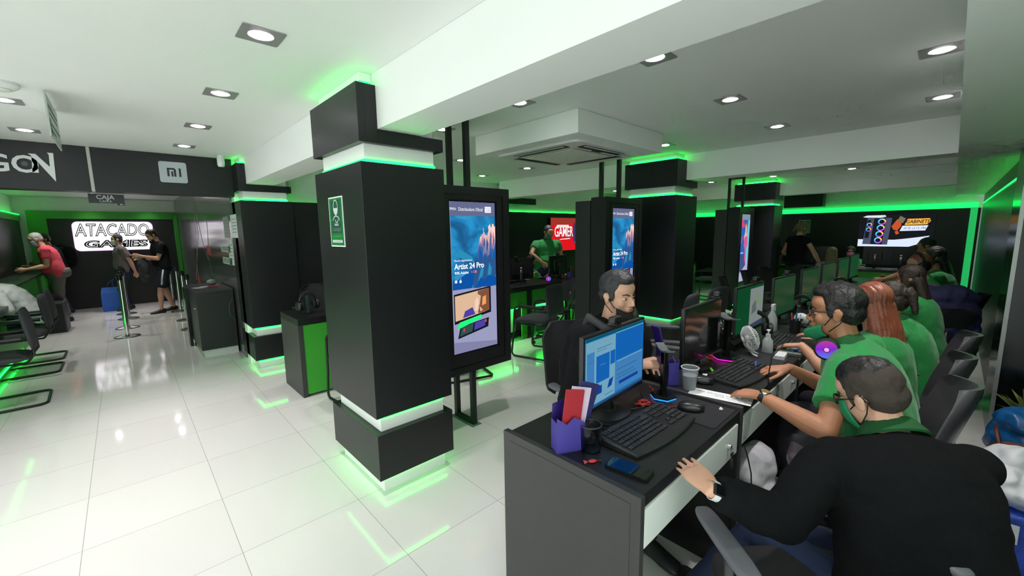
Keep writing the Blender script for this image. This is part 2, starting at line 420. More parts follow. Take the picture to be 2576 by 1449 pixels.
for x, y, lb in lights:
    if x < 0 and y > 5.8 or y > 9: pass
    downlight(lb, x, y)
    spot((x, y, CEIL-.02))
# unseen lamps on the ceiling grid, with extra ones added to brighten the left
for x, y in ((-.47, 3.2), (-.47, 2.15), (-1.4, 3.2), (2.1, .12), (2.1, 4.27), (3.17, 5.24), (2.1, 5.25), (5.9, 1.15), (7.1, 1.15), (5.9, 3.3), (7.2, 3.3), (5.9, 5.2), (7.2, 5.2), (10.3, 1.15), (11.5, 1.15), (10.3, 3.3),
             (.2, 9.4), (.2, 7.6), (-.6, 9.4), (-1.1, 7.6), (-1.1, 9.4), (-1.0, 11.2), (.2, 12.3), (10.3,.12),(7.1,.12)):
    spot((x, y, CEIL-.02))
# wash lights in front of the sign wall
for x in (-.47, .51): spot((x, 13.15, CEIL-.02), 9, 100)
# ================================================================= furniture and devices
desk_top_m = mat('desk_black', (.010, .010, .011), .34, var=.2, nscale=80, bump=.02)
# ---- row one desks (staff side -y, visitors +y)
def desk_row1(x0, x1, label, first=False, z=DESK, drawer=True):
    t = thing('desk', label, 'desk', (x0, .585, 0), group='black desks of the front row')
    W, D = x1-x0, .60
    link('desktop', MB().box(.026, W-.001, 0, D, z-.045, z, .003), desk_top_m, t)
    m = MB(); m.box(0, .025, -.006, D+.02, 0, z+.003, .002)
    link('side_panel', m, dark_grey, t)
    if first:
        m = MB(); m.box(-.0015, 0, .03, D-.02, .03, z-.03)
        link('inset_panel', m, mat('charcoal_laminate_inset', (.040, .037, .039), .45, var=.15, nscale=20), t)
    link('modesty_panel', MB().box(.026, W-.026, D-.12, D-.10, .08, z-.046), white_lam, t)
    m = MB(); m.box(W-.0245, W-.001, 0, D, 0, z-.046); link('side_panel', m, desk_top_m, t)
    if drawer:
        dr = link('drawer', MB().box(.03, W-.03, -.004, .40, z-.185, z-.05, .002), mat('drawer_white', (.78, .82, .77), .3), t)
        link('lock', MB().lathe([(.0, 0), (.011, .0), (.011, .012), (.0, .013)], 14, M=T(W-.14, -.004, z-.115)@RX(PI/2)), steel, dr)
    return t
DX = [1.07, 1.95, 2.98, 3.9, 4.82, 5.74, 6.66, 7.58, 8.5]
dlab = ['black desk nearest the camera with a charcoal side panel and keyboard', 'black desk where the employee with glasses types, second from the camera', 'black desk with the long-haired employee, third from the camera',
        'black desk fourth from the camera in the front row', 'black desk fifth from the camera in the front row', 'black desk sixth from the camera in the front row', 'black desk seventh from the camera in the front row', 'last black desk of the front row, below the far screen']
for i in range(8): desk_row1(DX[i], DX[i+1], dlab[i], i == 0, DESK+(.012 if i == 1 else 0))
kb = thing('key_bunch', 'bunch of small keys hanging from the drawer lock of the nearest desk', 'keys', (DX[0]+.74, .575, .685))
m = MB(); m.tube([(.012*math.cos(a), -.008, -.016+.012*math.sin(a)) for a in [i*PI/6 for i in range(12)]], .0012, 5, closed=True); link('key_ring', m, steel, kb)
m = MB(); m.box(-.005, .005, -.012, -.009, -.075, -.03); m.box(-.012, .010, -.013, -.008, -.035, -.022); m.box(.004, .012, -.012, -.009, -.08, -.04, M=RY(.2)); link('key', m, black_metal, kb)
m = MB(); m.box(-.022, -.004, -.016, -.006, -.09, -.045, .003, M=RY(-.15)); link('key_fob', m, black_plastic, kb)

# ---- row two desks, green fronts face the aisle
def desk_row2(x0, x1, label, recess=False, endp=False, y=4.28):
    t = thing('desk', label, 'desk', (x0, y, 0), group='green fronted desks of the back row')
    W = x1-x0
    link('desktop', MB().box(0.001, W-.001, -.001, .60, .735, .80, .003), desk_top_m, t)
    link('side_panel', MB().box(0, .045, 0, .6, 0, .734, .002), dark_grey if endp else desk_top_m, t)
    link('side_panel', MB().box(W-.04, W-.002, 0, .6, 0, .734, .002), desk_top_m, t)
    if recess:
        m = MB(); a, b_ = .05, W-.045; c, d = .14, W-.16
        m.box(a, b_, .012, .03, .49, .73); m.box(a, c, .012, .03, .02, .489); m.box(d, b_, .012, .03, .02, .489)
        link('front_panel', m, green_lam, t)
        link('recess_panel', MB().box(c, d, .16, .17, .1, .488), paint, t)
        link('led_strip', MB().box(c+.01, d-.01, .09, .12, .465, .484), emat('recess_led', GREEN, 22.0), t)
        link('kick_board', MB().box(a, b_, .14, .15, .02, .1), desk_top_m, t)
    else:
        link('front_panel', MB().box(.046, W-.041, .008, .03, .025, .73), green_lam, t)
    return t
desk_row2(1.155, 2.2, 'desk with a charcoal end panel and plain green front, seen left of the near pillar', endp=True)
desk_row2(2.2, 3.2, 'green fronted desk hidden mostly behind the big vertical screen')
desk_row2(3.2, 4.38, 'green fronted desk with a glowing recess, left of the visitor chair back', True)
desk_row2(4.38, 5.55, 'green fronted desk with a glowing recess, where the standing employee works', True)
desk_row2(6.75, 7.95, 'green fronted desk seen in the gap beside the second pillar', True)
desk_row2(7.95, 9.1, 'green fronted desk far behind in the gap between pillar and narrow screen', True)
desk_row2(9.1, 10.3, 'far green fronted desk beyond the third pillar', True)
# small black counter by the queue
t = thing('counter', 'black counter box with leaflets on top beside the queue posts', 'counter', (.60, 6.66, 0))
link('cabinet_body', MB().box(.02, .43, 0, 1.1, .105, .87, .002), black_lam, t)
link('countertop', MB().box(0, .432, -.005, 1.12, .871, .90, .002), desk_top_m, t)
link('plinth', MB().box(.05, .43, .04, 1.05, 0, .104), white_lam, t)
link('end_panel', MB().box(-.02, .018, .9, 1.1, 0, .87), black_gloss, t)
link('handle', MB().box(-.003, .019, .1, .18, .66, .67, .003), steel, t)
tag(link('looped_cable', MB().tube([(0, -.012, -.14), (-.05, -.012, -.09), (-.06, -.014, 0), (-.045, -.012, .09), (-.01, -.012, .14)], .006, 6), mat('cable_teal', s2l(30, 80, 75), .5), loc=(1.02, 6.655, .62)), 'loop of dark teal cable beside the counter and the black pillar', 'cable')
# left wall counter
t = thing('counter', 'green counter under the left wall where the man in red leans', 'counter', (-1.5, 9.0, 0))
link('cabinet_body', MB().box(0, .3, 0, 4.2, 0, .93, .004), green_lam, t)
link('countertop', MB().box(-.02, .34, -.01, 4.22, .931, .96, .003), desk_top_m, t)
t = thing('desk', 'black desk at the left edge with a green glow below', 'desk', (-1.55, 5.6, 0))
link('desktop', MB().box(0, .45, 0, 3.3, .75, .80, .003), desk_top_m, t); link('front_panel', MB().box(.36, .38, 0, 3.3, .0, .75), green_lam, t)
tag(link('led_strip', MB().box(.385, .39, .1, 3.2, .06, .08), led, t), 'glowing green light strip')
t = thing('cabinet', 'low dark cabinet end standing behind the seated visitor on the left', 'cabinet', (-1.16, 10.35, 0))
link('body', MB().box(0, .3, 0, .55, 0, .5, .004), fabric_black, t); link('edge_panel', MB().box(.3, .32, 0, .55, 0, .52, .002), dark_grey, t)

# ---- sled visitor chair (front +y)
def sled_chair(label, x, y, rz, group='sled base visitor chairs', seatm=None):
    t = thing('visitor_chair', label, 'chair', (x, y, 0), rz, group)
    seatm = seatm or fabric_grey
    def padbox(w, d, h, r=.06, crown=.012):
        bm = bmesh.new(); bmesh.ops.create_grid(bm, x_segments=10, y_segments=10, size=1)
        for v in bm.verts:
            u, q = v.co.x, v.co.y; k = max(0, 1-(abs(u)**6+abs(q)**6)*.5)
            cx = u*w/2*(1-.08*abs(q)**4); cy = q*d/2*(1-.08*abs(u)**4)
            v.co = Vector((cx, cy, h/2*k+crown*(1-u*u)*(1-q*q)))
        g = bmesh.ops.extrude_face_region(bm, geom=bm.faces[:])
        for e in [e for e in g['geom'] if isinstance(e, bmesh.types.BMVert)]: e.co.z = -abs(e.co.z)*.7-.004
        return bm
    link('seat', MB().bm(padbox(.48, .46, .07), T(0, .02, .47)), seatm, t, smooth=True)
    link('backrest', MB().bm(padbox(.46, .40, .04), T(0, -.225, .74)@RX(PI/2-.12)@RX(0)), seatm, t, smooth=True)
    def arc(c, r, a0, a1, pl, n=6): return [(c[0], c[1]+r*math.cos(a0+(a1-a0)*i/n), c[2]+r*math.sin(a0+(a1-a0)*i/n)) for i in range(n+1)]
    pts = []
    x_ = .265
    side = [(-x_, -.20, .66)]+arc((-x_, .16, .60), .06, PI/2, 0, 0)+[(-x_, .235, .3)]+arc((-x_, .22, .06), .045, 0.2, -PI/2, 0)+[(-x_, -.24, .014)]+[(-x_+.02, -.27, .014), (-x_+.05, -.285, .014)]
    pts = side+[(-p[0], p[1], p[2]) for p in reversed(side)]
    link('frame', MB().tube(pts, .0125, 8), black_metal, t, smooth=True)
    m = MB()
    for s in (-1, 1): m.tube([(s*.265, .0, .45), (s*.2, .0, .44)], .01, 6); m.tube([(s*.2, -.2, .43), (s*.2, .2, .43)], .011, 6); m.tube([(s*.2, -.2, .43), (s*.2, -.25, .50), (s*.19, -.245, .62)], .011, 6); m.tube([(s*.265, .225, .44), (s*.2, .19, .43)], .01, 6)
    link('bracket', m, black_metal, t, smooth=True)
    for s in (-1, 1): link('armrest', MB().box(s*.265-.022, s*.265+.022, -.20, .15, .665, .69, .01), black_plastic, t, smooth=True)
    return t
# ---- office chair with curved back (front +y)
def office_chair(label, x, y, rz, mats_=(None, None), group='office swivel chairs', arms=True, back_h=1.0, glossy=False, seat_z=.47):
    t = thing('office_chair', label, 'chair', (x, y, 0), rz, group)
    fb = leather if glossy else fabric_black
    def pad(rx, ry, rz_, n=14):
        bm = bmesh.new(); bmesh.ops.create_uvsphere(bm, u_segments=24, v_segments=14, radius=1)
        for v in bm.verts:
            f = lambda c: math.copysign(abs(c)**.45, c)
            v.co = Vector((rx*f(v.co.x), ry*f(v.co.y), rz_*f(v.co.z)))
        return bm
    link('seat', MB().bm(pad(.25, .24, .04), T(0, .02, seat_z)), fb, t, smooth=True)
    bz0, bz1 = seat_z+.10, back_h
    rings = []; N = 12; Mh = 9
    vs = []; fs = []
    for k in range(2):
        for i in range(N+1):
            tt = i/N; z = bz0+(bz1-bz0)*tt; hw = .225*(1-.18*tt**2)*(1-.35*max(0, (tt-.82)/.18)**2)*(1-.25*max(0, (.15-tt)/.15)**2)
            for j in range(Mh+1):
                u = -1+2*j/Mh; dy = .07*u*u-.02+(-.10*tt-.05*(tt-.5)**2)+(.018 if k else 0)*(-1)
                if glossy: dy += (.020*math.sin(u*9.0)*math.sqrt(max(0, 1-u*u))*math.sin(PI*min(1, max(0, tt)))**.4 if k == 1 else 0)
                vs.append((hw*u, -.24+dy, z))
    W_ = Mh+1; off = (N+1)*W_
    for i in range(N):
        for j in range(Mh):
            a = i*W_+j; fs.append((a, a+1, a+W_+1, a+W_)); fs.append((off+a, off+a+W_, off+a+W_+1, off+a+1))
    for i in range(N):
        for j in (0, Mh):
            a = i*W_+j; fs.append((a, a+W_, off+a+W_, off+a))
    for j in range(Mh):
        for i in (0, N):
            a = i*W_+j; fs.append((a, a+1, off+a+1, off+a))
    link('backrest', MB().add(vs, fs), fb, t, smooth=True, angle=60)
    link('back_support', MB().tube([(0, -.10, seat_z-.04), (0, -.27, seat_z-.03), (0, -.31, seat_z+.08), (0, -.31, seat_z+.25)], [.03, .03, .026, .02], 8), black_plastic, t, smooth=True)
    link('gas_column', MB().lathe([(.028, .10), (.028, .3), (.018, .3), (.018, seat_z-.035), (.07, seat_z-.033), (.07, seat_z-.025)], 14), black_metal, t, smooth=True, angle=40)
    m = MB()
    for k in range(5):
        a = k*2*PI/5+.3; c, s = math.cos(a), math.sin(a)
        m.tube([(c*.02, s*.02, .115), (c*.16, s*.16, .10), (c*.30, s*.30, .075)], [.028, .022, .014], 8)
    link('star_base', m, black_plastic, t, smooth=True)
    for k in range(5):
        a = k*2*PI/5+.3; c, s = math.cos(a)*.30, math.sin(a)*.30
        m = MB()
        for dx in (-.016, .016): m.lathe([(.0, -.008), (.024, -.008), (.026, 0), (.024, .008), (0, .008)], 14, M=T(c, s, .027)@RZ(a)@T(0, dx, 0)@RX(PI/2))
        m.tube([(c, s, .03), (c, s, .075)], .007, 6)
        link('caster', m, rubber, t, smooth=True, angle=40)
    if arms:
        for s in (-1, 1):
            ar = link('armrest', MB().bm(pad(.032, .155, .014), T(s*.285, .03, .69)), mat('arm_pad', (.13, .13, .15), .45), t, smooth=True)
            link('arm_post', MB().tube([(s*.20, 0, seat_z-.03), (s*.27, 0, seat_z-.02), (s*.285, 0, .55), (s*.285, 0, .68)], [.016, .018, .018, .02], 8), black_plastic, ar, smooth=True)
    return t

# row two, visitor side
sled_chair('empty grey sled chair right of the big vertical screen, before the glowing desk', 3.88, 3.62, .25)
sled_chair('empty sled chair behind the backpack, half turned to the glowing desk', 5.2, 3.85, .5)
sled_chair('sled chair whose floor loop shows under the big vertical screen', 2.72, 3.75, -.3)
sled_chair('sled chair with one armrest showing left of the near pillar', 1.62, 3.86, .1)
office_chair('black swivel chair turned back-on beside the glowing recess', 4.45, 3.9, 1.2, arms=False, back_h=.92)
sled_chair('far sled chair in the gap beside the second pillar, nearer one', 6.95, 3.7, .2); sled_chair('far sled chair in the gap left of the narrow screen', 8.45, 3.85, .3)
office_chair('dark swivel chair back-on in the gap beside the second pillar', 7.7, 3.9, 1.0, arms=False, back_h=.92)
sled_chair('small far sled chair beyond the narrow screen', 9.7, 3.75, .1)
office_chair('grey round-backed staff chair behind the green fronted desk', 6.55, 5.3, PI-.3, arms=False, back_h=.98)
office_chair('round-backed chair behind the headset left of the near pillar', 1.75, 5.25, PI, arms=False, back_h=.98)
# row one, visitor side (front -y)
office_chair('black mesh chair carrying the man with the backpack', 2.08, 1.45, PI-.1)
office_chair('empty round-backed chair right of the man with the backpack', 2.76, 1.46, PI+.25, arms=True, back_h=.94)
office_chair('tall dark chair back behind the dark monitor', 3.42, 1.72, PI+.5, arms=True, back_h=1.02)
sled_chair('sled chair with silvery arms behind the half-lit monitor', 4.3, 1.6, PI+.1); sled_chair('sled chair with silvery arms, further along the front row', 4.98, 1.6, PI-.1)
office_chair('small dark chair back behind the fourth monitor', 5.78, 1.7, PI+.3, arms=False, back_h=.98); office_chair('dark chair back behind the fifth monitor', 6.6, 1.7, PI+.2, arms=False, back_h=1.0)
office_chair('dark chair back beside the standing woman', 7.45, 1.75, PI-.2, arms=False, back_h=.98)
# staff side
office_chair('nearest swivel chair with a grey arm pad, under the man in the dark jacket', 1.41, .17, math.radians(48-90), seat_z=.46, back_h=.80)
office_chair('swivel chair with a sheeny ribbed back behind the employee with glasses', 2.50, .24, .12, glossy=True, back_h=.95)
office_chair('swivel chair with a ribbed back beside the jacket-draped chair', 3.84, .20, .05, glossy=True, back_h=.93)
office_chair('swivel chair carrying the employee in the pale green shirt', 6.0, .08, 0, back_h=.95)
office_chair('swivel chair under the draped navy jacket', 5.30, .09, -1.15, back_h=.93)
office_chair('swivel chair with a shiny ribbed back, of the long-haired employee', 3.16, .24, .05, back_h=.93, glossy=True)
# left side chairs, front faces -x
sled_chair('sled chair at the left edge, farther floor loop', -1.0, 7.55, PI/2, seatm=fabric_grey)
sled_chair('sled chair at the left edge, nearer floor loop', -.99, 6.2, PI/2+.03)
sled_chair('sled chair under the seated visitor in white', -1.02, 8.3, PI/2)

# ---- monitors: screen faces -y
screen_dark = mat('screen_dark', (.012, .012, .014), .12, spec=.6, coat=.3)
def monitor(label, x, y, rz=0, w=.50, h=.30, z0=.10, dz=DESK, content=None, group='flat monitors of the front row', camtop=False, tilt=.0, name='monitor'):
    t = thing(name, label, 'monitor', (x, y, dz), rz, group)
    Mt = T(0, 0, z0)@RX(tilt)
    link('casing', MB().box(-w/2-.012, w/2+.012, 0, .022, -.022, h+.012, .004, M=Mt).box(-w*.3, w*.3, .022, .042, h*.2, h*.8, .01, M=Mt), black_plastic, t)
    if content is None: link('screen', MB().box(-w/2, w/2, -.0015, 0, 0, h, M=Mt), screen_dark, t)
    else:
        o = link('screen', MB().box(-w/2, w/2, -.0015, 0, 0, h, M=Mt), content[0], t)
        if len(content) > 1:
            m = content[1]; link('screen_picture', m, content[2], o, M=Mt)
    link('stand', MB().tube([(0, .035, .01), (0, .045, z0*.5+.02), (0, .032, z0+h*.45)], [.028, .024, .03], 10).ell((0, .03, .012), (.04, .03, .012)), black_plastic, t, smooth=True)
    link('base', MB().lathe([(0, 0), (.115, 0), (.115, .006), (.10, .012), (.03, .018), (0, .018)], 28, M=T(0, .03, 0)@Matrix.Diagonal((1, .75, 1, 1))), black_plastic, t, smooth=True, angle=40)
    if name == 'monitor' and not content:
        link('logo', MB().ell((0, .043, z0+h*.55), (.018, .0015, .012), nu=10, nv=6), white_plastic, t)
    return t
# content of the nearest monitor
scr_b = emat('screen_blue', s2l(24, 100, 160), .95); 
mm = MB(); S_ = [emat('scr_light', s2l(110, 160, 185), .8), emat('scr_blue2', s2l(18, 90, 165), .9), emat('scr_mid', s2l(60, 120, 175), .85), emat('scr_deep', s2l(14, 60, 140), .9), emat('scr_line', s2l(40, 70, 110), .8), emat('scr_teal', s2l(10, 80, 95), .8)]
W2, H2 = .25, .30
def rr(mi, x0, x1, z0, z1, y=-.0022): mm.mat(mi); mm.poly([(x0, z0), (x1, z0), (x1, z1), (x0, z1)], y)
rr(0, -.248, -.015, .015, .285); rr(1, -.17, -.065, .10, .215, -.0026); rr(1, -.058, -.018, .155, .215, -.0026); rr(3, -.17, -.125, .05, .085, -.0026)
mm.mat(3); mm.poly([(-.08, .055), (-.045, .06), (-.03, .095), (-.065, .09)], -.0026); rr(2, -.012, .245, .02, .16); rr(1, -.012, .245, .162, .28)
rr(0, -.012, .245, .283, .287); rr(5, -.249, .249, .289, .299); rr(4, -.249, .249, .001, .010); rr(3, .02, .2, .045, .06, -.0026); rr(4, .0, .19, .115, .117, -.0026); rr(4, .0, .16, .09, .092, -.0026); rr(4, .0, .18, .075, .077, -.0026); rr(0, .0, .24, .152, .157, -.0026)
rr(4, -.24, -.18, .2, .201, -.0026); rr(2, -.24, -.185, .03, .24, -.0024); rr(4, -.165, -.05, .245, .247, -.0026); rr(4, -.165, -.09, .235, .2365, -.0026); rr(4, -.1, -.03, .03, .032, -.0026)
scribble(mm.mat(0), -.14, -.10, .17, .006, -.003)
monitor('nearest monitor, lit with blue windows on its screen', 1.53, .965, .06, .50, .30, content=(scr_b, mm, S_), z0=.09)
monitor('dark monitor beyond the plastic cup, screen off', 2.40, .94, .02, .52, .30, z0=.07, dz=DESK+.0125)
m3 = MB(); m3.mat(0).poly([(-.02, .01), (.255, .01), (.255, .29), (-.02, .29)], -.0022); m3.mat(1).poly([(.02, .1), (.12, .12), (.1, .2), (.03, .17)], -.0026); m3.mat(2).poly([(.1, .15), (.2, .17), (.16, .26)], -.0026); m3.mat(3).poly([(.0, .01), (.255, .01), (.255, .045), (.0, .03)], -.0026)
monitor('monitor showing a half green, half pale picture', 3.20, .94, -.02, .52, .31, content=(emat('scr_green', s2l(14, 66, 38), .8), m3, [emat('scr_grey', s2l(120, 128, 128), .8), emat('scr_dim', s2l(90, 96, 96), .8), emat('scr_lime', s2l(110, 140, 90), .8), emat('scr_navy', s2l(60, 60, 90), .8)]), z0=.10)
for i, (mx, lb) in enumerate(((4.12, 'fourth monitor of the front row, green glare on a dark screen'), (5.05, 'fifth monitor of the front row, narrow and greenish'), (5.95, 'sixth monitor of the front row, counted from the camera'), (6.9, 'seventh monitor of the front row, counted from the camera'), (7.8, 'farthest monitor of the front row'))):
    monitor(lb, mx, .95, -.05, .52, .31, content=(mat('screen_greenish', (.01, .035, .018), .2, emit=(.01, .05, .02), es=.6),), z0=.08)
# row two monitors, backs to the camera
for i, (mx, rz_, lb) in enumerate(((4.50, PI-.1, 'monitor seen from behind, in front of the seated woman employee'), (5.42, PI+.12, 'monitor seen from behind, before the standing employee in green'), (1.95, PI, 'back row monitor behind the near pillar'),
                                   (7.35, PI, 'far monitor seen from behind in the gap beside the second pillar'), (8.3, PI+.1, 'far monitor back by the edge of the narrow screen'))):
    monitor(lb, mx, 4.62, rz_, .52, .30, group='back row monitors seen from behind', z0=.08)
def webcam(label, x, y, z, rz=0):
    t = thing('webcam', label, 'webcam', (x, y, z), rz)
    link('body', MB().box(-.035, .035, -.018, .018, .006, .04, .01).box(-.02, .02, -.02, .03, -.0, .007, .002), black_plastic, t)
    link('lens', MB().lathe([(0, 0), (.013, 0), (.013, .006), (.009, .008), (0, .005)], 16, M=T(0, -.018, .024)@RX(PI/2)), black_gloss, t, smooth=True)
    return t
webcam('webcam clipped on top of the nearest monitor', 1.545, .985, DESK+.09+.312, .06)
webcam('webcam on the dark monitor beyond the cup', 2.62, .96, DESK+.0825+.312, .4); webcam('webcam on the half green monitor', 3.35, .96, DESK+.10+.322); webcam('webcam on the fourth monitor', 4.2, .965, DESK+.08+.322, .2)
webcam('webcam on the monitor before the seated woman employee', 4.42, 4.61, DESK+.08+.312, PI); webcam('webcam on the monitor before the standing green-shirted man', 5.40, 4.61, DESK+.08+.312, PI+.1); webcam('webcam on a far monitor back in the gap', 7.4, 4.61, DESK+.08+.312, PI)

# ---- keyboards
key_m = mat('key_plastic', (.02, .021, .024), .45)
def keyboard(label, x, y, rz, z=DESK, w=.46, d=.17, group='black computer keyboards'):
    t = thing('keyboard', label, 'keyboard', (x, y, z), rz, group)
    m = MB(); n = 18; top = []; 
    out = []
    for i in range(n+1):
        u = -1+2*i/n; out.append((u*w/2, -d/2-.022*(1-u*u)-.010))
    outline = out+[(w/2+.004, d/2-.02), (w/2-.02, d/2), (-w/2+.02, d/2), (-w/2-.004, d/2-.02)]
    def zz(yy): return .014+.016*(yy+d/2+.04)/(d+.04)
    rings = [[(a, b_, .001) for a, b_ in outline], [(a, b_, zz(b_)*.7) for a, b_ in outline], [(a*.985, b_*.96, zz(b_)) for a, b_ in outline]]
    link('case', m.loft(rings), black_plastic, t)
    m = MB(); pitch = .0185; zb = lambda yy: zz(yy)
    rows = 6
    for r in range(rows):
        yy = d/2-.022-r*.0225-(0.004 if r else 0)
        x_ = -w/2+.016; cols = []
        if r == 5: cols = [.024, .02, .024, .10, .024, .02, .02, .024]
        elif r == 0: cols = [.0165]*14
        else: cols = [[.017]*13+[.03], [.026]+[.017]*12+[.022], [.03]+[.017]*11+[.034], [.038]+[.017]*10+[.042]][r-1]
        for cw in cols:
            m.box(x_+.001, x_+cw-.001, yy-.0175/2, yy+.0175/2, zb(yy)-.002, zb(yy)+.006, .0018); x_ += cw+.0015
        x_ = w/2-.145
        for k in range(3):
            if not (r == 3 or (r == 4 and k != 1)): m.box(x_, x_+.0165, yy-.0085, yy+.0085, zb(yy)-.002, zb(yy)+.006, .0018)
            x_ += .0185
        x_ = w/2-.083
        for k in range(4): m.box(x_, x_+.0165, yy-.0085, yy+.0085, zb(yy)-.002, zb(yy)+.006, .0018); x_ += .0185
    link('keys', m, key_m, t)
    return t
keyboard('keyboard on the nearest desk, turned toward the camera', 1.49, .79, -.03, w=.455)
keyboard('keyboard under the hands of the employee with glasses', 2.42, .745, -.06, z=DESK+.012, w=.44)
keyboard('keyboard of the long-haired employee', 3.32, .76, .05, w=.44)
for i in range(4): keyboard(['keyboard at the fourth front row desk', 'keyboard at the fifth front row desk', 'keyboard at the sixth front row desk', 'keyboard at the seventh front row desk'][i], 4.2+.92*i, .76, 0, w=.44)
keyboard('keyboard on the back row desk beside the seated woman', 4.5, 4.76, PI); keyboard('keyboard under the standing man, back row', 5.35, 4.74, PI+.1)

def mouse(label, x, y, rz, z=DESK):
    t = thing('computer_mouse', label, 'mouse', (x, y, z), rz, 'black computer mice')
    m = MB(); n = 20; rings = []
    for k in range(9):
        s = k/8; rings.append([(.033*math.cos(2*PI*j/n)*(1-s**3*.95)*(1-.12*math.sin(2*PI*j/n)**2*0), .058*math.sin(2*PI*j/n)*(1-s**3*.9)-.006*s, .002+.036*math.sin(s*PI/2)) for j in range(n)])
    link('body', m.loft(rings), black_plastic, t, smooth=True)
    link('scroll_wheel', MB().lathe([(0, -.004), (.009, -.004), (.009, .004), (0, .004)], 12, M=T(0, .03, .034)@RY(PI/2)), rubber, t)
    link('side_grip', MB().ell((-.030, -.005, .018), (.006, .032, .01)), mat('grip_grey', (.06, .06, .065), .5), t, smooth=True)
    return t
def pad(label, x, y, w, d, rz=0, z=DESK):
    o = link('mouse_pad', MB().prism(rrect(w, d, .015), .003, M=RX(-PI/2)), fabric_black, loc=(x, y, z+.003), rz=rz)
    tag(o, label, 'mouse pad')
    l = link('logo', MB().ell((w*.36, -w*.0, 0), (.012, .008, .0004), nu=10, nv=6).ell((w*.36+.014, .006, 0), (.008, .005, .0004), nu=10, nv=6), white_plastic, o); l.location = (-.0, -d*.3, .0003)
    return o
pad('black mouse pad with a white mark on the nearest desk', 1.815, .73, .25, .26, .0)
mouse('mouse on the pad of the nearest desk', 1.80, .745, .55, DESK+.0035)
pad('mouse pad beside the right hand of the employee with glasses', 2.78, .74, .22, .24, 0, DESK+.0125)
mouse('small black mouse beside the clear plastic cup', 2.15, .84, .4, DESK+.012)
# red mouse cable
tag(link('mouse_cable', MB().tube([(1.77, .80, DESK+.012), (1.745, .845, DESK+.006), (1.75, .90, DESK+.006), (1.82, .955, DESK+.006), (1.90, .98, DESK+.006), (1.93, 1.02, DESK+.006)], .0022, 6), mat('red_cable', s2l(170, 40, 40), .5)), 'thin red cable curving from the nearest mouse', 'cable')

# headset stands
def hs_stand(label, x, y, rz, glow, z=DESK, h=.235):
    t = thing('headset_stand', label, 'headset stand', (x, y, z), rz)
    hexa = [(.062*math.cos(k*PI/3), .062*math.sin(k*PI/3)) for k in range(6)]
    link('base', MB().loft([[(a*.9, b_*.9, 0) for a, b_ in hexa], [(a*.95, b_*.95, .004) for a, b_ in hexa]]).loft([[(a, b_, .011) for a, b_ in hexa], [(a, b_, .017) for a, b_ in hexa], [(a*.8, b_*.8, .026) for a, b_ in hexa]]), black_gloss, t)
    link('glow_ring', MB().loft([[(a*.98, b_*.98, .004) for a, b_ in hexa], [(a*.98, b_*.98, .011) for a, b_ in hexa]]), glow, t)
    link('pole', MB().box(-.022, .022, -.010, .010, .024, h, .004), black_gloss, t)
    m = MB(); pts = [(-.075+.15*i/8, .0, h+.016-.016*math.sin(PI*i/8)) for i in range(9)]
    m.loft([[(p[0], -.02, p[2]), (p[0], .02, p[2]), (p[0], .02, p[2]+.008), (p[0], -.02, p[2]+.008)] for p in pts])
    link('cradle', m, mat('cradle_grey', (.12, .13, .135), .4), t)
    return t
hs_stand('headset stand with a blue glowing hexagonal base by the nearest keyboard', 1.845, .90, .8, emat('glow_blue', s2l(30, 130, 255), 1.6))
hs_stand('headset stand with a pink glowing base beside the dark monitor', 2.66, .90, .8, emat('glow_pink', s2l(230, 20, 180), 1.8), h=.25, z=DESK+.0125).scale = (1.3, 1.3, 1)
rgb_m = bpy.data.materials.new('rgb_ring'); rgb_m.use_nodes = True; nt = rgb_m.node_tree
nt.nodes.remove(nt.nodes['Principled BSDF']); e_ = nt.nodes.new('ShaderNodeEmission'); tc_ = nt.nodes.new('ShaderNodeTexCoord'); gr_ = nt.nodes.new('ShaderNodeSeparateXYZ')
cr_ = nt.nodes.new('ShaderNodeValToRGB'); mr_ = nt.nodes.new('ShaderNodeMapRange'); mr_.inputs['From Min'].default_value = -.05; mr_.inputs['From Max'].default_value = .05
nt.links.new(tc_.outputs['Object'], gr_.inputs[0]); nt.links.new(gr_.outputs['Y'], mr_.inputs['Value']); nt.links.new(mr_.outputs[0], cr_.inputs[0]); nt.links.new(cr_.outputs[0], e_.inputs[0]); nt.links.new(e_.outputs[0], nt.nodes['Material Output'].inputs[0])
cr_.color_ramp.elements[0].color = (*s2l(60, 130, 230), 1); cr_.color_ramp.elements[1].color = (*s2l(190, 60, 120), 1)
q = cr_.color_ramp.elements.new(.5); q.color = (*s2l(120, 40, 200), 1); e_.inputs[1].default_value = .9
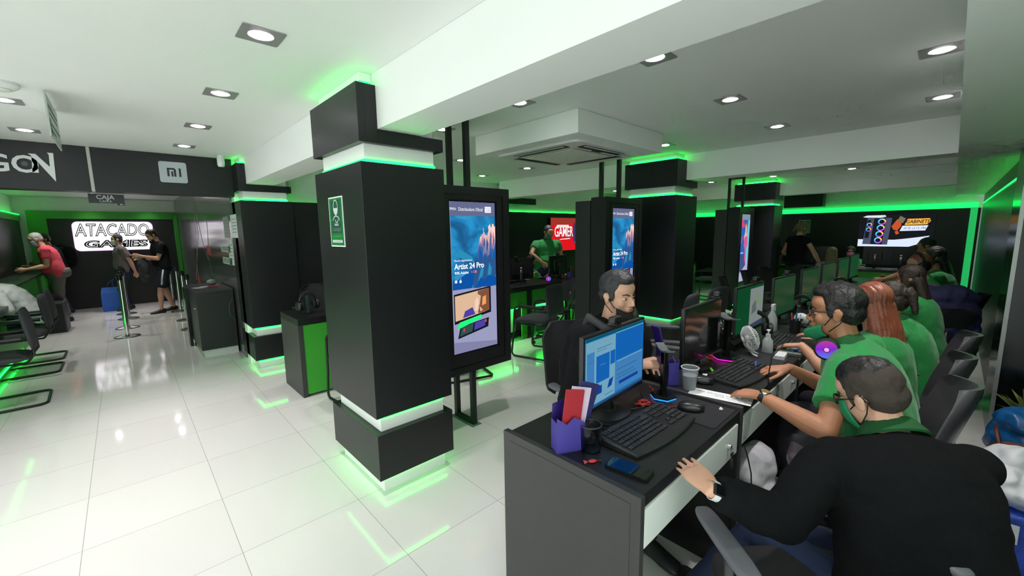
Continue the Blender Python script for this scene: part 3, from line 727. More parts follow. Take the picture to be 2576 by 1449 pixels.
def headset(label, x, y, z, rz=0, tilt=0.0, glow=True, M=None, group='black headsets'):
    """band arch in local xz, ear cups at +-x, resting on the cup bottoms at z=0"""
    t = thing('headset', label, 'headset', (x, y, z), rz, group)
    if M is not None: t.matrix_world = M
    R = .085
    link('headband', MB().tube([(R*math.cos(a), 0, .10+R*1.05*math.sin(a)) for a in [PI*i/16 for i in range(17)]], .010, 8), black_plastic, t, smooth=True)
    link('band_cushion', MB().tube([(R*.88*math.cos(a), 0, .10+R*.92*math.sin(a)) for a in [PI*.2+PI*.6*i/12 for i in range(13)]], .012, 8), fabric_black, t, smooth=True)
    for s in (-1, 1):
        c = link('ear_cup', MB().lathe([(0, 0), (.040, 0), (.048, .006), (.048, .026), (.040, .032), (.020, .036), (0, .036)], 28, M=T(s*.082, 0, .055)@RY(-s*PI/2)@T(0, 0, -.034)), black_plastic, t, smooth=True, angle=40)
        link('ear_cushion', MB().tube([(s*.064, .030*math.cos(a), .055+.036*math.sin(a)) for a in [2*PI*i/20 for i in range(20)]], .013, 8, closed=True), fabric_black, c, smooth=True)
        if glow:
            g_ = MB(); n = 36
            vs = []; 
            for j in range(n):
                a = 2*PI*j/n; vs += [(.012*math.cos(a), .012*math.sin(a), 0), (.039*math.cos(a), .039*math.sin(a), -.001)]
            g_.add(vs, [(2*j, 2*j+1, 2*((j+1) % n)+1, 2*((j+1) % n)) for j in range(n)])
            o = link('light_disc', g_, rgb_m, c, M=T(s*(.082+.0355), 0, .055)@RY(s*PI/2))
            link('light_core', MB().lathe([(0, .001), (.008, .001), (.009, 0)], 16), emat('core_pink', s2l(240, 130, 210), 1.4), c, M=T(s*(.082+.0357), 0, .055)@RY(s*PI/2))
    if glow is not True or M is None: link('microphone', MB().tube([(-.10, .02, .05), (-.10, .07, .035), (-.085, .11, .03)], .004, 6).ell((-.082, .118, .03), (.012, .014, .012)), black_plastic, t, smooth=True)
    return t
headset('headset with a purple glowing cup beyond the little fan', 3.35, .95, DESK+.02, 2.0)
headset('headset standing on the back row desk with a pink glow', 4.98, 4.42, DESK+.0, .6)
headset('black headset at the corner of the desk left of the near pillar', 1.34, 4.55, DESK+.03, .3, glow=False)
t = thing('headset_stand', 'slim stand holding the headset left of the near pillar', 'headset stand', (1.34, 4.55, DESK)); link('post', MB().box(-.012, .012, -.008, .008, .004, .185, .003), mat('post_green', (.03, .07, .05), .4), t); link('base', MB().box(-.05, .05, -.05, .05, 0, .006, .002), black_plastic, t)
headset('headset glowing pink at the far end of the back row desk', 6.9, 4.5, DESK, 1.2)
hs0 = headset('far headset on the fourth front row desk', 4.55, .9, DESK, 1.5); 
headset('far headset on the sixth front row desk', 6.4, .9, DESK, 1.7)

# brochure holders
purple = mat('purple_plastic', s2l(74, 64, 150), .35, trans=0); dpurple = mat('dark_purple_plastic', s2l(36, 18, 96), .35)
def brochure_holder(label, x, y, rz, z=DESK, s=1.0, front=True, mode=0):
    t = thing('brochure_holder', label, 'brochure holder', (x, y, z), rz)
    a = [(-.05, 0), (.05, 0), (.05, .15), (-.02, .20), (-.05, .21)]
    m = MB(); m.prism([(x_*s, z_*s) for x_, z_ in [(-.06, 0), (.06, 0), (.06, .085), (.045, .115), (.01, .135), (-.02, .11), (-.06, .14)]], .003, M=T(0, -.028, 0)); link('front_panel', m, purple, t)
    m = MB(); m.prism([(x_*s, z_*s) for x_, z_ in [(-.06, 0), (.06, 0), (.065, .16), (.03, .19), (-.05, .17)]], .003, M=T(0, .028, 0)@RX(-.06)); link('back_panel', m, dpurple, t)
    link('base', MB().box(-.06*s, .06*s, -.028, .03, 0, .003), purple, t)
    link('side_panel', MB().box(-.06*s, -.057*s, -.025, .028, 0, .12*s), purple, t); link('side_panel', MB().box(.057*s, .06*s, -.025, .028, 0, .10*s), purple, t)
    return t
bh = brochure_holder('purple brochure holder with red booklets at the corner of the nearest desk', 1.15, .925, -.45)
def booklet(label, holder, dx, dy, rz, m_, h=.20, w=.10, tilt=.1, z=DESK+.004, rise=0):
    o = link('booklet', MB().box(-w/2, w/2, -.004, .004, 0, h, .001), m_, M=T(holder.location.x, holder.location.y, z+rise)@RZ(holder.rotation_euler.z)@T(dx, dy, 0)@RX(tilt)@RY(rz)); tag(o, label, 'booklet'); return o
booklet('red booklet standing in the purple holder nearest the camera', bh, -.012, -.014, .16, mat('red_card', s2l(165, 25, 40), .5), .23, .075, -.05)
booklet('white and pink booklet behind the red one in the nearest holder', bh, .006, -.001, .22, mat('pink_white', s2l(215, 190, 215), .5, var=.2, nscale=30), .235, .08, -.04)
booklet('navy booklet leaning out of the nearest purple holder', bh, .018, .012, .34, mat('navy_card', s2l(38, 36, 96), .4), .25, .08, -.05)
bh2 = brochure_holder('dark purple brochure holder between the headset stand and plastic cup', 2.04, .97, .9, z=DESK+.0125)
booklet('tall dark purple leaflet in the holder beside the plastic cup', bh2, 0, .0, .10, mat('purple_card', s2l(44, 22, 110), .35), .30, .10, -.22, rise=.0125)
bh3 = brochure_holder('small brochure holder on the green fronted desk by the standing man', 5.72-.25, 4.38, .2)
booklet('brown leaflet in the small holder on the green fronted desk', bh3, 0, 0, .1, mat('brown_card', s2l(110, 60, 50), .5), .21, .10)
# glass jar / cup / phone / paper
glass = mat('clear_glass', (.9, .93, .95), .03, trans=1.0)
smoke = mat('smoke_plastic', (.72, .72, .76), .04, trans=1.0)
t = thing('pen_jar', 'empty dark clear pen jar beside the nearest purple holder', 'jar', (1.205, .865, DESK)); 
link('wall', MB().lathe([(.0, 0), (.038, 0), (.041, .1), (.0395, .1), (.0365, .004), (0, .004)], 32), smoke, t, smooth=True, angle=40)
link('rim', MB().tube([(.0405*math.cos(a), .0405*math.sin(a), .1) for a in [2*PI*i/28 for i in range(28)]], .002, 6, closed=True), mat('rim_dark', (.05, .05, .06), .3), t, smooth=True)
o = tag(link('candy', MB().ell((0, 0, .006), (.016, .008, .006)).add([(-.016, 0, .006), (-.032, -.010, .003), (-.032, .010, .008)], [(0, 1, 2)]).add([(.016, 0, .006), (.032, .010, .003), (.032, -.010, .008)], [(0, 1, 2)]), mat('candy_red', s2l(190, 50, 60), .3), loc=(1.135, .805, DESK), rz=-.6, smooth=True), 'small red wrapped sweet by the pen jar on the nearest desk', 'sweet')
t = thing('plastic_cup', 'clear disposable cup half full of water on the second desk', 'cup', (2.012, .845, DESK+.0125))
cupm = mat('cup_plastic', (.9, .92, .96), .2, trans=.78)
link('wall', MB().lathe([(0, 0), (.029, 0), (.041, .115), (.0395, .115), (.0275, .003), (0, .003)], 36), cupm, t, smooth=True, angle=40)
link('rim', MB().tube([(.0415*math.cos(a), .0415*math.sin(a), .115) for a in [2*PI*i/32 for i in range(32)]], .0022, 8, closed=True), mat('cup_rim', (.7, .74, .82), .3), t, smooth=True)
link('water', MB().lathe([(0, .0035), (.0272, .0035), (.0345, .075), (0, .075)], 36), mat('milky_water', (.80, .84, .90), .1, trans=.6), t, smooth=True, angle=40)
def phone(label, x, y, rz, z=DESK, l=.155, w=.074, h=.009):
    t = thing('mobile_phone', label, 'phone', (x, y, z), rz)
    link('body', MB().prism(rrect(w, l, .012), h, M=RX(-PI/2)@T(0, -h, 0)), black_gloss, t)
    link('screen', MB().prism(rrect(w-.006, l-.01, .009), .0006, M=T(0, 0, h)@RX(-PI/2)@T(0, -.0006, 0)), mat('phone_glass', (.004, .004, .005), .05, coat=1), t)
    return t
for f in (phone,):
    f('black mobile phone lying screen up on the nearest desk edge', 1.185, .69, .12)
pp = link('note_strip', MB().box(-.135, .135, -.048, .048, 0, .0006), paper, loc=(2.022, .70, DESK+.0153), rz=-1.40); tag(pp, 'long white handwritten note taped along the edge of the second desk', 'paper note')
m = MB(); scribble(m, -.11, .12, .008, .013, 0); scribble(m, -.02, .12, -.014, .012, 0); scribble(m, .04, .12, -.034, .010, 0)
link('handwriting', m, ink, pp, M=T(0, 0, .0012)@RX(-PI/2)@RX(0)@Matrix.Identity(4))
# second desk clutter
hl = thing('marker_pen', 'lime green marker lying by the plastic cup', 'marker', (2.34, .855, DESK+.012), .6)
link('barrel', MB().tube([(-.035, 0, .008), (.03, 0, .008)], .0075, 10), mat('lime', s2l(110, 210, 30), .4), hl, smooth=True); link('cap', MB().tube([(.03, 0, .008), (.055, 0, .008)], .0082, 10), mat('lime_dark', s2l(70, 160, 20), .4), hl, smooth=True)
o = tag(link('paper_tag', MB().box(-.02, .02, -.014, .014, 0, .0012), paper, loc=(2.275, .87, DESK+.013), rz=.4), 'small white tag beside the lime marker', 'paper')
o = tag(link('leaflet', MB().box(-.06, .06, -.045, .045, 0, .0015), mat('leaflet_pattern', (.55, .52, .55), .5, var=.7, nscale=60), loc=(2.46, .985, DESK+.013), rz=.3), 'printed leaflet under the dark monitor', 'leaflet')
wire_m = mat('wire_black', (.01, .01, .01), .5)
def cable(label, pts, r=.003, m=wire_m): return tag(link('cable', MB().tube(pts, r, 6), m, smooth=True), label, 'cable')
cable('black cable coiled behind the nearest keyboard', [(1.30+.06*math.cos(a*.9)+.04*a/6, .93+.03*math.sin(a*1.7), DESK+.005+.002*(i % 3)) for i, a in enumerate([k*.5 for k in range(24)])])
cable('black cable snaking toward the blue glowing stand', [(1.58, .95, DESK+.005), (1.66, .90, DESK+.012), (1.74, .93, DESK+.006), (1.80, .99, DESK+.006), (1.88, 1.04, DESK+.006)])
cable('red braided cable heap under the nearest monitor', [(1.70+.035*math.cos(a*1.3), .925+.025*math.sin(a*1.9), DESK+.010+.004*math.sin(a*3)) for a in [k*.45 for k in range(26)]], .004, mat('red_cable'))
cable('red cable heap near the pink glowing stand', [(2.60+.05*math.cos(a*1.2), .965+.025*math.sin(a*2.1), DESK+.024+.004*math.sin(a*3)) for a in [k*.45 for k in range(26)]], .004, mat('red_cable'))
cable('black cable hanging in a loop beside the second desk', [(2.00, .575, .62), (2.03, .565, .55), (2.08, .56, .45), (2.10, .56, .36), (2.115, .56, .31), (2.10, .56, .285), (2.085, .56, .31), (2.10, .56, .36)], .003)
cable('cable drooping from the headset of the employee with glasses', [(2.30, .52, 1.05), (2.28, .56, .98), (2.285, .57, .88), (2.30, .56, .74)], .003)
# fan
t = thing('desk_fan', 'small white clip-on fan lying on the second desk', 'fan', (2.86, .83, DESK+.012), .4)
cage = MB()
Mf = T(0, 0, .105)@RZ(.3)@RX(PI/2-.25)
for k in range(40):
    a = 2*PI*k/40; c, s = math.cos(a), math.sin(a)
    cage.tube([(c*.012, s*.012, .038), (c*.05, s*.05, .034), (c*.078, s*.078, .014), (c*.078, s*.078, -.014), (c*.05, s*.05, -.036), (c*.014, s*.014, -.042)], .002, 4, M=Mf)
for r_, z_ in ((.079, .0), (.055, .032)): cage.tube([(r_*math.cos(2*PI*i/32), r_*math.sin(2*PI*i/32), z_) for i in range(32)], .004 if r_ > .07 else .0015, 6, M=Mf, closed=True)
link('cage', cage, white_plastic, t, smooth=True)
bl = MB()
for k in range(4): bl.box(.01, .066, -.02, .02, -.002, .002, M=Mf@RZ(k*PI/2)@RX(.45))
link('blade', bl, mat('blade_white', (.6, .6, .62), .4), t)
link('motor', MB().lathe([(0, -.048), (.022, -.045), (.026, -.01), (.014, .0), (.014, .008), (0, .01)], 18, M=Mf), white_plastic, t, smooth=True)
link('clip', MB().tube([(0, 0, .03), (.03, -.01, .012), (.075, -.02, .006)], [.008, .008, .009], 8).tube([(0, 0, .03), (-.04, -.02, .012), (-.06, -.04, .006)], .007, 8).tube([(0, 0, .03), (0, -.05, .006)], .006, 8), white_plastic, t, smooth=True)
# bottles
t = thing('pump_bottle', 'clear sanitizer pump bottle with white head beside the little fan', 'bottle', (3.0, .765, DESK))
clear = mat('clear_plastic', (.80, .83, .86), .15, trans=.45)
link('body', MB().lathe([(0, 0), (.030, 0), (.032, .01), (.030, .085), (.018, .105), (.012, .112), (0, .112)], 24), clear, t, smooth=True, angle=50)
link('pump', MB().lathe([(0, .112), (.014, .112), (.014, .13), (.005, .132), (.005, .15), (.012, .152), (.012, .16), (0, .16)], 18).tube([(0, 0, .157), (-.03, -.01, .152)], .004, 6), white_plastic, t, smooth=True, angle=50)
t = thing('spray_bottle', 'spray bottle with white trigger beside the half green monitor', 'bottle', (3.72, .93, DESK))
link('body', MB().lathe([(0, 0), (.038, 0), (.040, .02), (.036, .10), (.016, .15), (.012, .165), (0, .165)], 24), clear, t, smooth=True, angle=50)
link('trigger', MB().box(-.018, .04, -.012, .012, .185, .21, .005).box(-.014, .01, -.01, .01, .163, .186, .003).box(.018, .028, -.006, .006, .155, .187, .002, M=RY(.2)), white_plastic, t)
t = thing('pen_cup', 'black cup full of pens beside the half green monitor', 'pen cup', (3.76, .78, DESK))
link('cup', MB().lathe([(0, 0), (.035, 0), (.037, .10), (.034, .10), (.032, .004), (0, .004)], 20), black_plastic, t, smooth=True, angle=40)
for k, c_ in enumerate(((110, 210, 50), (220, 80, 90), (60, 100, 220), (230, 230, 235))):
    a = k*1.7; o = link('pen', MB().tube([(.012*math.cos(a), .012*math.sin(a), .006), (.03*math.cos(a), .03*math.sin(a), .15)], .0045, 6), mat('pen%d' % k, s2l(*c_), .4), loc=(3.76, .78, DESK))
    tag(o, '%s pen standing in the black pen cup' % ['lime', 'red', 'blue', 'white'][k], 'pen')
t = thing('card_terminal', 'glossy black card terminal behind the little fan', 'card terminal', (2.95, .98, DESK))
link('body', MB().loft([[(-.09, -.07, 0), (.09, -.07, 0), (.09, .07, 0), (-.09, .07, 0)], [(-.085, -.06, .05), (.085, -.06, .05), (.085, .06, .14), (-.085, .06, .14)]]), black_gloss, t)
link('paper_slot', MB().box(-.05, .05, -.02, .045, .0, .012, .003, M=T(0, .0, .115)@RX(.62)), white_plastic, t)
t = thing('device_case', 'white rounded plastic case near the face of the employee', 'case', (4.04, .80, DESK)); link('shell', MB().ell((0, 0, .055), (.045, .055, .055)), white_plastic, t, smooth=True); link('vent', MB().box(-.046, -.035, -.02, .02, .05, .07, .003), ink, t)
o = tag(link('tray', MB().box(-.11, .11, -.06, .06, 0, .02, .004), mat('clear_tray', (.5, .55, .5), .1, trans=.5), loc=(3.15, .66, DESK), rz=.1), 'clear low plastic tray in front of the long-haired employee', 'tray')
t = thing('ballpoint_pen', 'blue ballpoint pen on the tray beyond the near headset', 'pen', (3.12, .63, DESK+.02), -.2); link('barrel', MB().tube([(-.06, 0, .005), (.05, 0, .005)], .0045, 8), mat('pen2'), t, smooth=True); link('tip', MB().tube([(.05, 0, .005), (.065, 0, .005)], [.0045, .001], 8), steel, t, smooth=True)
t = thing('card_box', 'small white card box by the hand of the employee with glasses', 'box', (2.91, .67, DESK+.0125), .1); link('body', MB().box(-.06, .06, -.03, .03, 0, .025, .002), white_plastic, t)
# leaflets on the counter
for i, (x_, y_, r_, c_) in enumerate(((.70, 7.1, .3, (215, 200, 200)), (.78, 7.2, -.1, (200, 190, 205)), (.86, 7.12, .1, (150, 40, 80)), (.93, 7.25, .2, (190, 90, 110)))):
    tag(link('leaflet', MB().box(-.05, .05, -.075, .075, 0, .002), mat('leaflet%d' % i, s2l(*c_), .5, var=.3, nscale=20), loc=(x_, y_, .90+.0005*i), rz=r_), ['pale leaflet at the left of the black counter top', 'pale printed leaflet in the middle of the black counter top', 'crimson leaflet on the black counter top', 'pinkish leaflet at the right of the black counter top'][i], 'leaflet')
tag(link('tape_dispenser', MB().ell((0, 0, .04), (.06, .04, .04)), mat('grey_green', (.3, .34, .33), .4), loc=(.90, 7.45, .90), smooth=True), 'grey rounded object standing on the black counter', 'desk item')

# ---- queue posts
def post(label, x, y, h=.98, lean=0):
    t = thing('queue_post', label, 'queue post', (x, y, 0), 0, 'chrome queue posts')
    link('base', MB().lathe([(0, 0), (.16, 0), (.165, .006), (.16, .014), (.06, .035), (.035, .04), (0, .04)], 32), steel, t, smooth=True, angle=40)
    link('post', MB().lathe([(0, .04), (.031, .04), (.031, h-.09), (0, h-.09)], 20), mat('chrome', (.7, .7, .7), .12, 1.0), t, smooth=True, angle=40)
    link('head', MB().lathe([(0, h-.09), (.034, h-.09), (.036, h-.01), (.030, h), (0, h)], 20).box(-.042, .042, -.012, .012, h-.08, h-.03, .003), black_plastic, t, smooth=True, angle=40)
    return t
QP = [(-.095, 9.10, 'nearest chrome queue post in front of the man in grey'), (-.085, 9.98, 'chrome queue post just behind the nearest one'), (-.06, 11.09, 'third chrome queue post behind the nearest one'), (-.085, 11.85, 'farthest chrome queue post of the left line'),
      (.76, 10.05, 'chrome queue post nearest the black counter'), (.77, 11.33, 'second chrome queue post beside the black counter'), (.70, 11.9, 'third chrome queue post by the poster wall'), (.74, 9.0, 'chrome queue post partly hidden by the black counter')]
for x, y, lb in QP: post(lb, x, y, 1.02 if x < 0 else .96)
for (a, b_, lb) in ((0, 1, 'black belt between the two nearest queue posts'), (1, 2, 'black belt between the middle queue posts of the left line'), (2, 3, 'black belt between the farthest left queue posts'), (7, 4, 'dark belt of the right queue line nearest the counter'), (4, 5, 'dark belt of the right queue line, farther part')):
    pa, pb = QP[a], QP[b_]; h = .93 if a < 4 else .87
    n = 8; rings = []
    y0_, y1_ = pa[1]+.045, pb[1]-.045
    for i in range(n+1):
        s = i/n; rings.append([(pa[0]+(pb[0]-pa[0])*s+dx, y0_+(y1_-y0_)*s, h-.02*math.sin(PI*s)+dz) for dx, dz in ((-.001, -.025), (.001, -.025), (.001, .025), (-.001, .025))])
    tag(link('queue_belt', MB().loft(rings), fabric_black), lb, 'queue belt')

# ---- vertical displays
def ad_screen(parent, cx, cz, w, h, y, which=0):
    """picture surfaces on the display front; the screen lies in xz, facing -y"""
    E = lambda n, c, s=.95: emat(n, s2l(*c), s)
    base = link('screen', MB().box(cx-w/2, cx+w/2, y-.004, y, cz-h/2, cz+h/2), E('ad_lower', (150, 152, 185), .85), parent)
    X = lambda u: cx-w/2+u*w; Z = lambda v: cz-h/2+v*h
    m = MB(); mats_ = []
    def P(mi, pts, k): m.mat(mi); m.poly([(X(a), Z(b_)) for a, b_ in pts], y-.0045-.0003*k)
    if which == 0:
        sky = bpy.data.materials.get('ad_sky')
        if sky is None:
            sky = bpy.data.materials.new('ad_sky'); sky.use_nodes = True; nt = sky.node_tree; nt.nodes.remove(nt.nodes['Principled BSDF'])
            e = nt.nodes.new('ShaderNodeEmission'); tc = nt.nodes.new('ShaderNodeTexCoord'); mp = nt.nodes.new('ShaderNodeMapping'); mp.inputs['Scale'].default_value = (3, 3, 6)
            mp.inputs['Rotation'].default_value = (0, .5, 0)
            nz = nt.nodes.new('ShaderNodeTexNoise'); nz.inputs['Scale'].default_value = 1.1; nz.inputs['Detail'].default_value = 7; nz.inputs['Distortion'].default_value = .8
            cr = nt.nodes.new('ShaderNodeValToRGB'); nt.links.new(tc.outputs['Object'], mp.inputs[0]); nt.links.new(mp.outputs[0], nz.inputs['Vector']); nt.links.new(nz.outputs['Fac'], cr.inputs[0]); nt.links.new(cr.outputs[0], e.inputs[0]); nt.links.new(e.outputs[0], nt.nodes['Material Output'].inputs[0])
            el = cr.color_ramp.elements; el[0].position = .3; el[0].color = (*s2l(22, 70, 110), 1); el[1].position = .72; el[1].color = (*s2l(110, 175, 205), 1)
            for p_, c_ in ((.42, (28, 92, 140)), (.5, (30, 120, 170)), (.58, (45, 140, 190)), (.64, (70, 110, 140))): q = el.new(p_); q.color = (*s2l(*c_), 1)
        rk = bpy.data.materials.get('ad_rock')
        if rk is None:
            rk = bpy.data.materials.new('ad_rock'); rk.use_nodes = True; nt = rk.node_tree; nt.nodes.remove(nt.nodes['Principled BSDF'])
            e = nt.nodes.new('ShaderNodeEmission'); tc = nt.nodes.new('ShaderNodeTexCoord'); sp = nt.nodes.new('ShaderNodeSeparateXYZ'); mp = nt.nodes.new('ShaderNodeMapping'); mp.inputs['Scale'].default_value = (26, 1, 5)
            nz = nt.nodes.new('ShaderNodeTexNoise'); nz.inputs['Scale'].default_value = 1.0; nz.inputs['Detail'].default_value = 5; m1 = nt.nodes.new('ShaderNodeMapRange'); m1.inputs['From Min'].default_value = 1.33; m1.inputs['From Max'].default_value = 1.68; m1.inputs['To Min'].default_value = -.35; m1.inputs['To Max'].default_value = .45
            ad = nt.nodes.new('ShaderNodeMath'); ad.operation = 'ADD'; cr = nt.nodes.new('ShaderNodeValToRGB'); K = nt.links.new
            K(tc.outputs['Object'], sp.inputs[0]); K(sp.outputs['Z'], m1.inputs['Value']); K(tc.outputs['Object'], mp.inputs[0]); K(mp.outputs[0], nz.inputs['Vector']); K(m1.outputs[0], ad.inputs[0]); K(nz.outputs['Fac'], ad.inputs[1]); K(ad.outputs[0], cr.inputs[0]); K(cr.outputs[0], e.inputs[0]); K(e.outputs[0], nt.nodes['Material Output'].inputs[0])
            el = cr.color_ramp.elements; el[0].position = .28; el[0].color = (*s2l(20, 78, 150), 1); el[1].position = .85; el[1].color = (*s2l(235, 195, 185), 1)
            for p_, c_ in ((.45, (50, 95, 150)), (.55, (150, 120, 150)), (.66, (205, 155, 155))): q = el.new(p_); q.color = (*s2l(*c_), 1)
        mats_ = [E('ad_header', (92, 98, 130)), sky, rk, E('ad_rock_dark', (40, 80, 130)), E('ad_deep', (12, 75, 150)), E('ad_white', (235, 238, 245)), E('ad_frame', (20, 22, 30)), E('ad_hair', (205, 170, 140)), E('ad_brown', (120, 75, 55)), E('ad_skin', (225, 190, 170)), E('ad_violet', (70, 60, 150)), E('ad_green', (30, 215, 110), 1.1), E('ad_panel', (45, 75, 70)), E('ad_mid', (120, 120, 155)), E('ad_red', (220, 60, 90)), E('ad_orange', (220, 150, 90)), E('ad_teal', (40, 130, 170))]
        P(0, [(0, .91), (1, .91), (1, 1), (0, 1)], 0); P(1, [(0, .43), (1, .43), (1, .91), (0, .91)], 0)
        P(4, [(0, .43), (1, .43), (1, .60), (.8, .66), (.62, .60), (.4, .55), (.15, .50), (0, .47)], 1)
        P(3, [(.45, .43), (1, .43), (1, .80), (.58, .66), (.52, .52)], 2)
        rj = random.Random(3)
        def jag(pts, amp, n=3):
            for _ in range(n):
                out = []
                for (a, b_), (c, d) in zip(pts, pts[1:]+pts[:1]): out += [(a, b_), ((a+c)/2+rj.uniform(-amp, amp), (b_+d)/2+rj.uniform(-amp, amp)*.5)]
                pts = out; amp *= .5
            return [(min(a, 1), b_) for a, b_ in pts]
        P(2, jag([(.54, .62), (.63, .76), (.70, .79), (.72, .835), (.75, .79), (.81, .78), (.83, .84), (.87, .86), (.90, .83), (.94, .865), (.97, .84), (1, .85), (1, .58), (.80, .60)], .018), 3)
        for q_ in ([(.725, .80), (.75, .74), (.74, .67), (.715, .72)], [(.80, .775), (.83, .72), (.82, .64), (.79, .70)], [(.875, .81), (.89, .74), (.90, .68), (.865, .74)], [(.955, .82), (.975, .74), (.95, .70)]): P(3, jag(q_, .010), 4)
        P(3, jag([(.45, .43), (.53, .58), (.60, .63), (.68, .62), (.74, .66), (.80, .61), (.87, .66), (.93, .61), (1, .64), (1, .43)], .02), 5)
        P(16, jag([(.56, .46), (.66, .60), (.70, .55), (.64, .45)], .015), 6); P(16, jag([(.78, .46), (.84, .60), (.90, .56), (.88, .46)], .015), 6)
        P(4, jag([(.5, .43), (.64, .50), (.72, .48), (.84, .51), (1, .49), (1, .43)], .01), 7)
        P(16, [(.42, .43), (.60, .58), (.66, .54), (.56, .43)], 3); P(16, [(.7, .43), (.8, .55), (.9, .52), (1, .5), (1, .47), (.85, .46)], 3); P(16, [(.05, .66), (.3, .62), (.5, .60), (.45, .64), (.2, .69)], 3)
        P(13, [(0, 0), (1, 0), (1, .03), (0, .08)], 1)
        P(6, [(.02, .20), (.86, .245), (.86, .43), (.02, .40)], 2); P(7, [(.04, .22), (.82, .262), (.82, .418), (.04, .388)], 3)
        P(8, [(.55, .25), (.82, .262), (.82, .418), (.55, .405)], 4); P(9, [(.47, .27), (.56, .275), (.58, .34), (.54, .37), (.48, .34)], 5); P(10, [(.2, .235), (.48, .25), (.42, .30), (.25, .28)], 5); P(7, [(.38, .34), (.52, .39), (.62, .37), (.58, .30), (.66, .27), (.6, .26), (.55, .36), (.5, .37), (.42, .30)], 6)
        P(15, [(.64, .30), (.74, .31), (.74, .37), (.66, .36)], 6)
        P(6, [(.08, .10), (.78, .145), (.8, .21), (.14, .18)], 6); P(12, [(.12, .115), (.40, .133), (.44, .19), (.17, .175)], 7); P(10, [(.44, .138), (.70, .155), (.72, .20), (.47, .19)], 7); P(14, [(.2, .14), (.22, .142), (.24, .165), (.21, .163)], 8); P(14, [(.7, .18), (.74, .182), (.74, .2), (.71, .198)], 8)
        P(11, [(.08, .165), (.62, .215), (.62, .24), (.12, .21), (.10, .195)], 8)
        yy = y-.0045-.0032
        text(m.mat(5), 'XPPEN', h*.016, X(.04), Z(.945), yy, sx=.9); text(m, 'Distribuidora Oficial', h*.022, X(.44), Z(.942), yy, sx=.78)
        m.mat(5).poly([(X(.83)+a, Z(.953)+b_) for a, b_ in rrect(w*.15, h*.04, .006)], yy+.0003); text(m.mat(0), 'ATACADO', h*.011, X(.83), Z(.956), yy, sx=.85); text(m, 'GAMES', h*.011, X(.83), Z(.94), yy)
        text(m.mat(5), 'Pantalla digitalizadora', h*.013, X(.05), Z(.615), yy, sx=.9, align='LEFT'); text(m, 'Artist 24 Pro', h*.036, X(.05), Z(.565), yy, sx=.9, align='LEFT', off=.0015)
        text(m, '90% Adobe', h*.017, X(.05), Z(.532), yy, align='LEFT', off=.0006); text(m.mat(16), 'R', h*.017, X(.40), Z(.532), yy, align='LEFT', off=.0008); text(m.mat(14), 'G', h*.017, X(.445), Z(.532), yy, align='LEFT', off=.0008); text(m.mat(15), 'B', h*.017, X(.495), Z(.532), yy, align='LEFT', off=.0008)
        for i_ in range(2):
            for j_ in range(2): m.mat(5).poly([(X(.05)+i_*.011+a, Z(.475)+j_*.011+b_) for a, b_ in ((0, 0), (.010, 0), (.010, .010), (0, .010))], yy)
        m.mat(5).poly([(X(.17)+.011*math.cos(2*PI*k/16), Z(.483)+.012*math.sin(2*PI*k/16)) for k in range(16)], yy); m.poly([(X(.17)+a, Z(.483)+b_) for a, b_ in ((.0, .013), (.002, .021), (.007, .024), (.005, .016))], yy)
    else:
        mats_ = [E('ad_header2', (120, 135, 150)), E('ad_blue', (40, 90, 170)), E('ad_red', (220, 60, 90)), E('ad_skin2', (205, 165, 160)), E('ad_pink', (190, 90, 140)), E('ad_aqua', (110, 180, 190)), E('ad_slate', (62, 74, 120)), E('ad_lowgrey', (158, 160, 190)), E('ad_white', (235, 238, 245)), E('ad_hair3', (120, 85, 80))]
        P(7, [(0, 0), (1, 0), (1, 1), (0, 1)], 0); P(0, [(0, .92), (1, .92), (1, 1), (0, 1)], 1); P(1, [(0, .38), (1, .38), (1, .92), (0, .92)], 1); P(5, [(.62, .38), (1, .3), (1, .92), (.8, .92), (.7, .7)], 2)
        P(2, [(.05, .92), (.25, .92), (.42, .82), (.2, .80), (.02, .85)], 3); P(2, [(.1, .62), (.22, .70), (.2, .60), (.12, .56)], 3); P(3, [(.5, .85), (.62, .90), (.72, .84), (.68, .74), (.82, .62), (.72, .50), (.5, .54), (.38, .66), (.5, .74)], 3)
        P(4, [(.45, .66), (.78, .68), (.86, .56), (.7, .48), (.74, .3), (.58, .3), (.55, .48), (.42, .54)], 4); P(9, [(.52, .84), (.6, .91), (.72, .86), (.74, .72), (.68, .78), (.62, .85)], 5); P(6, [(0, .12), (.3, .16), (.72, .24), (.6, .40), (0, .40)], 3)
        yy = y-.0045-.0025
        scribble(m.mat(8), X(.06), X(.42), Z(.42), h*.022, yy, h*.005)
    link('screen_picture', m, mats_, base)
    return base
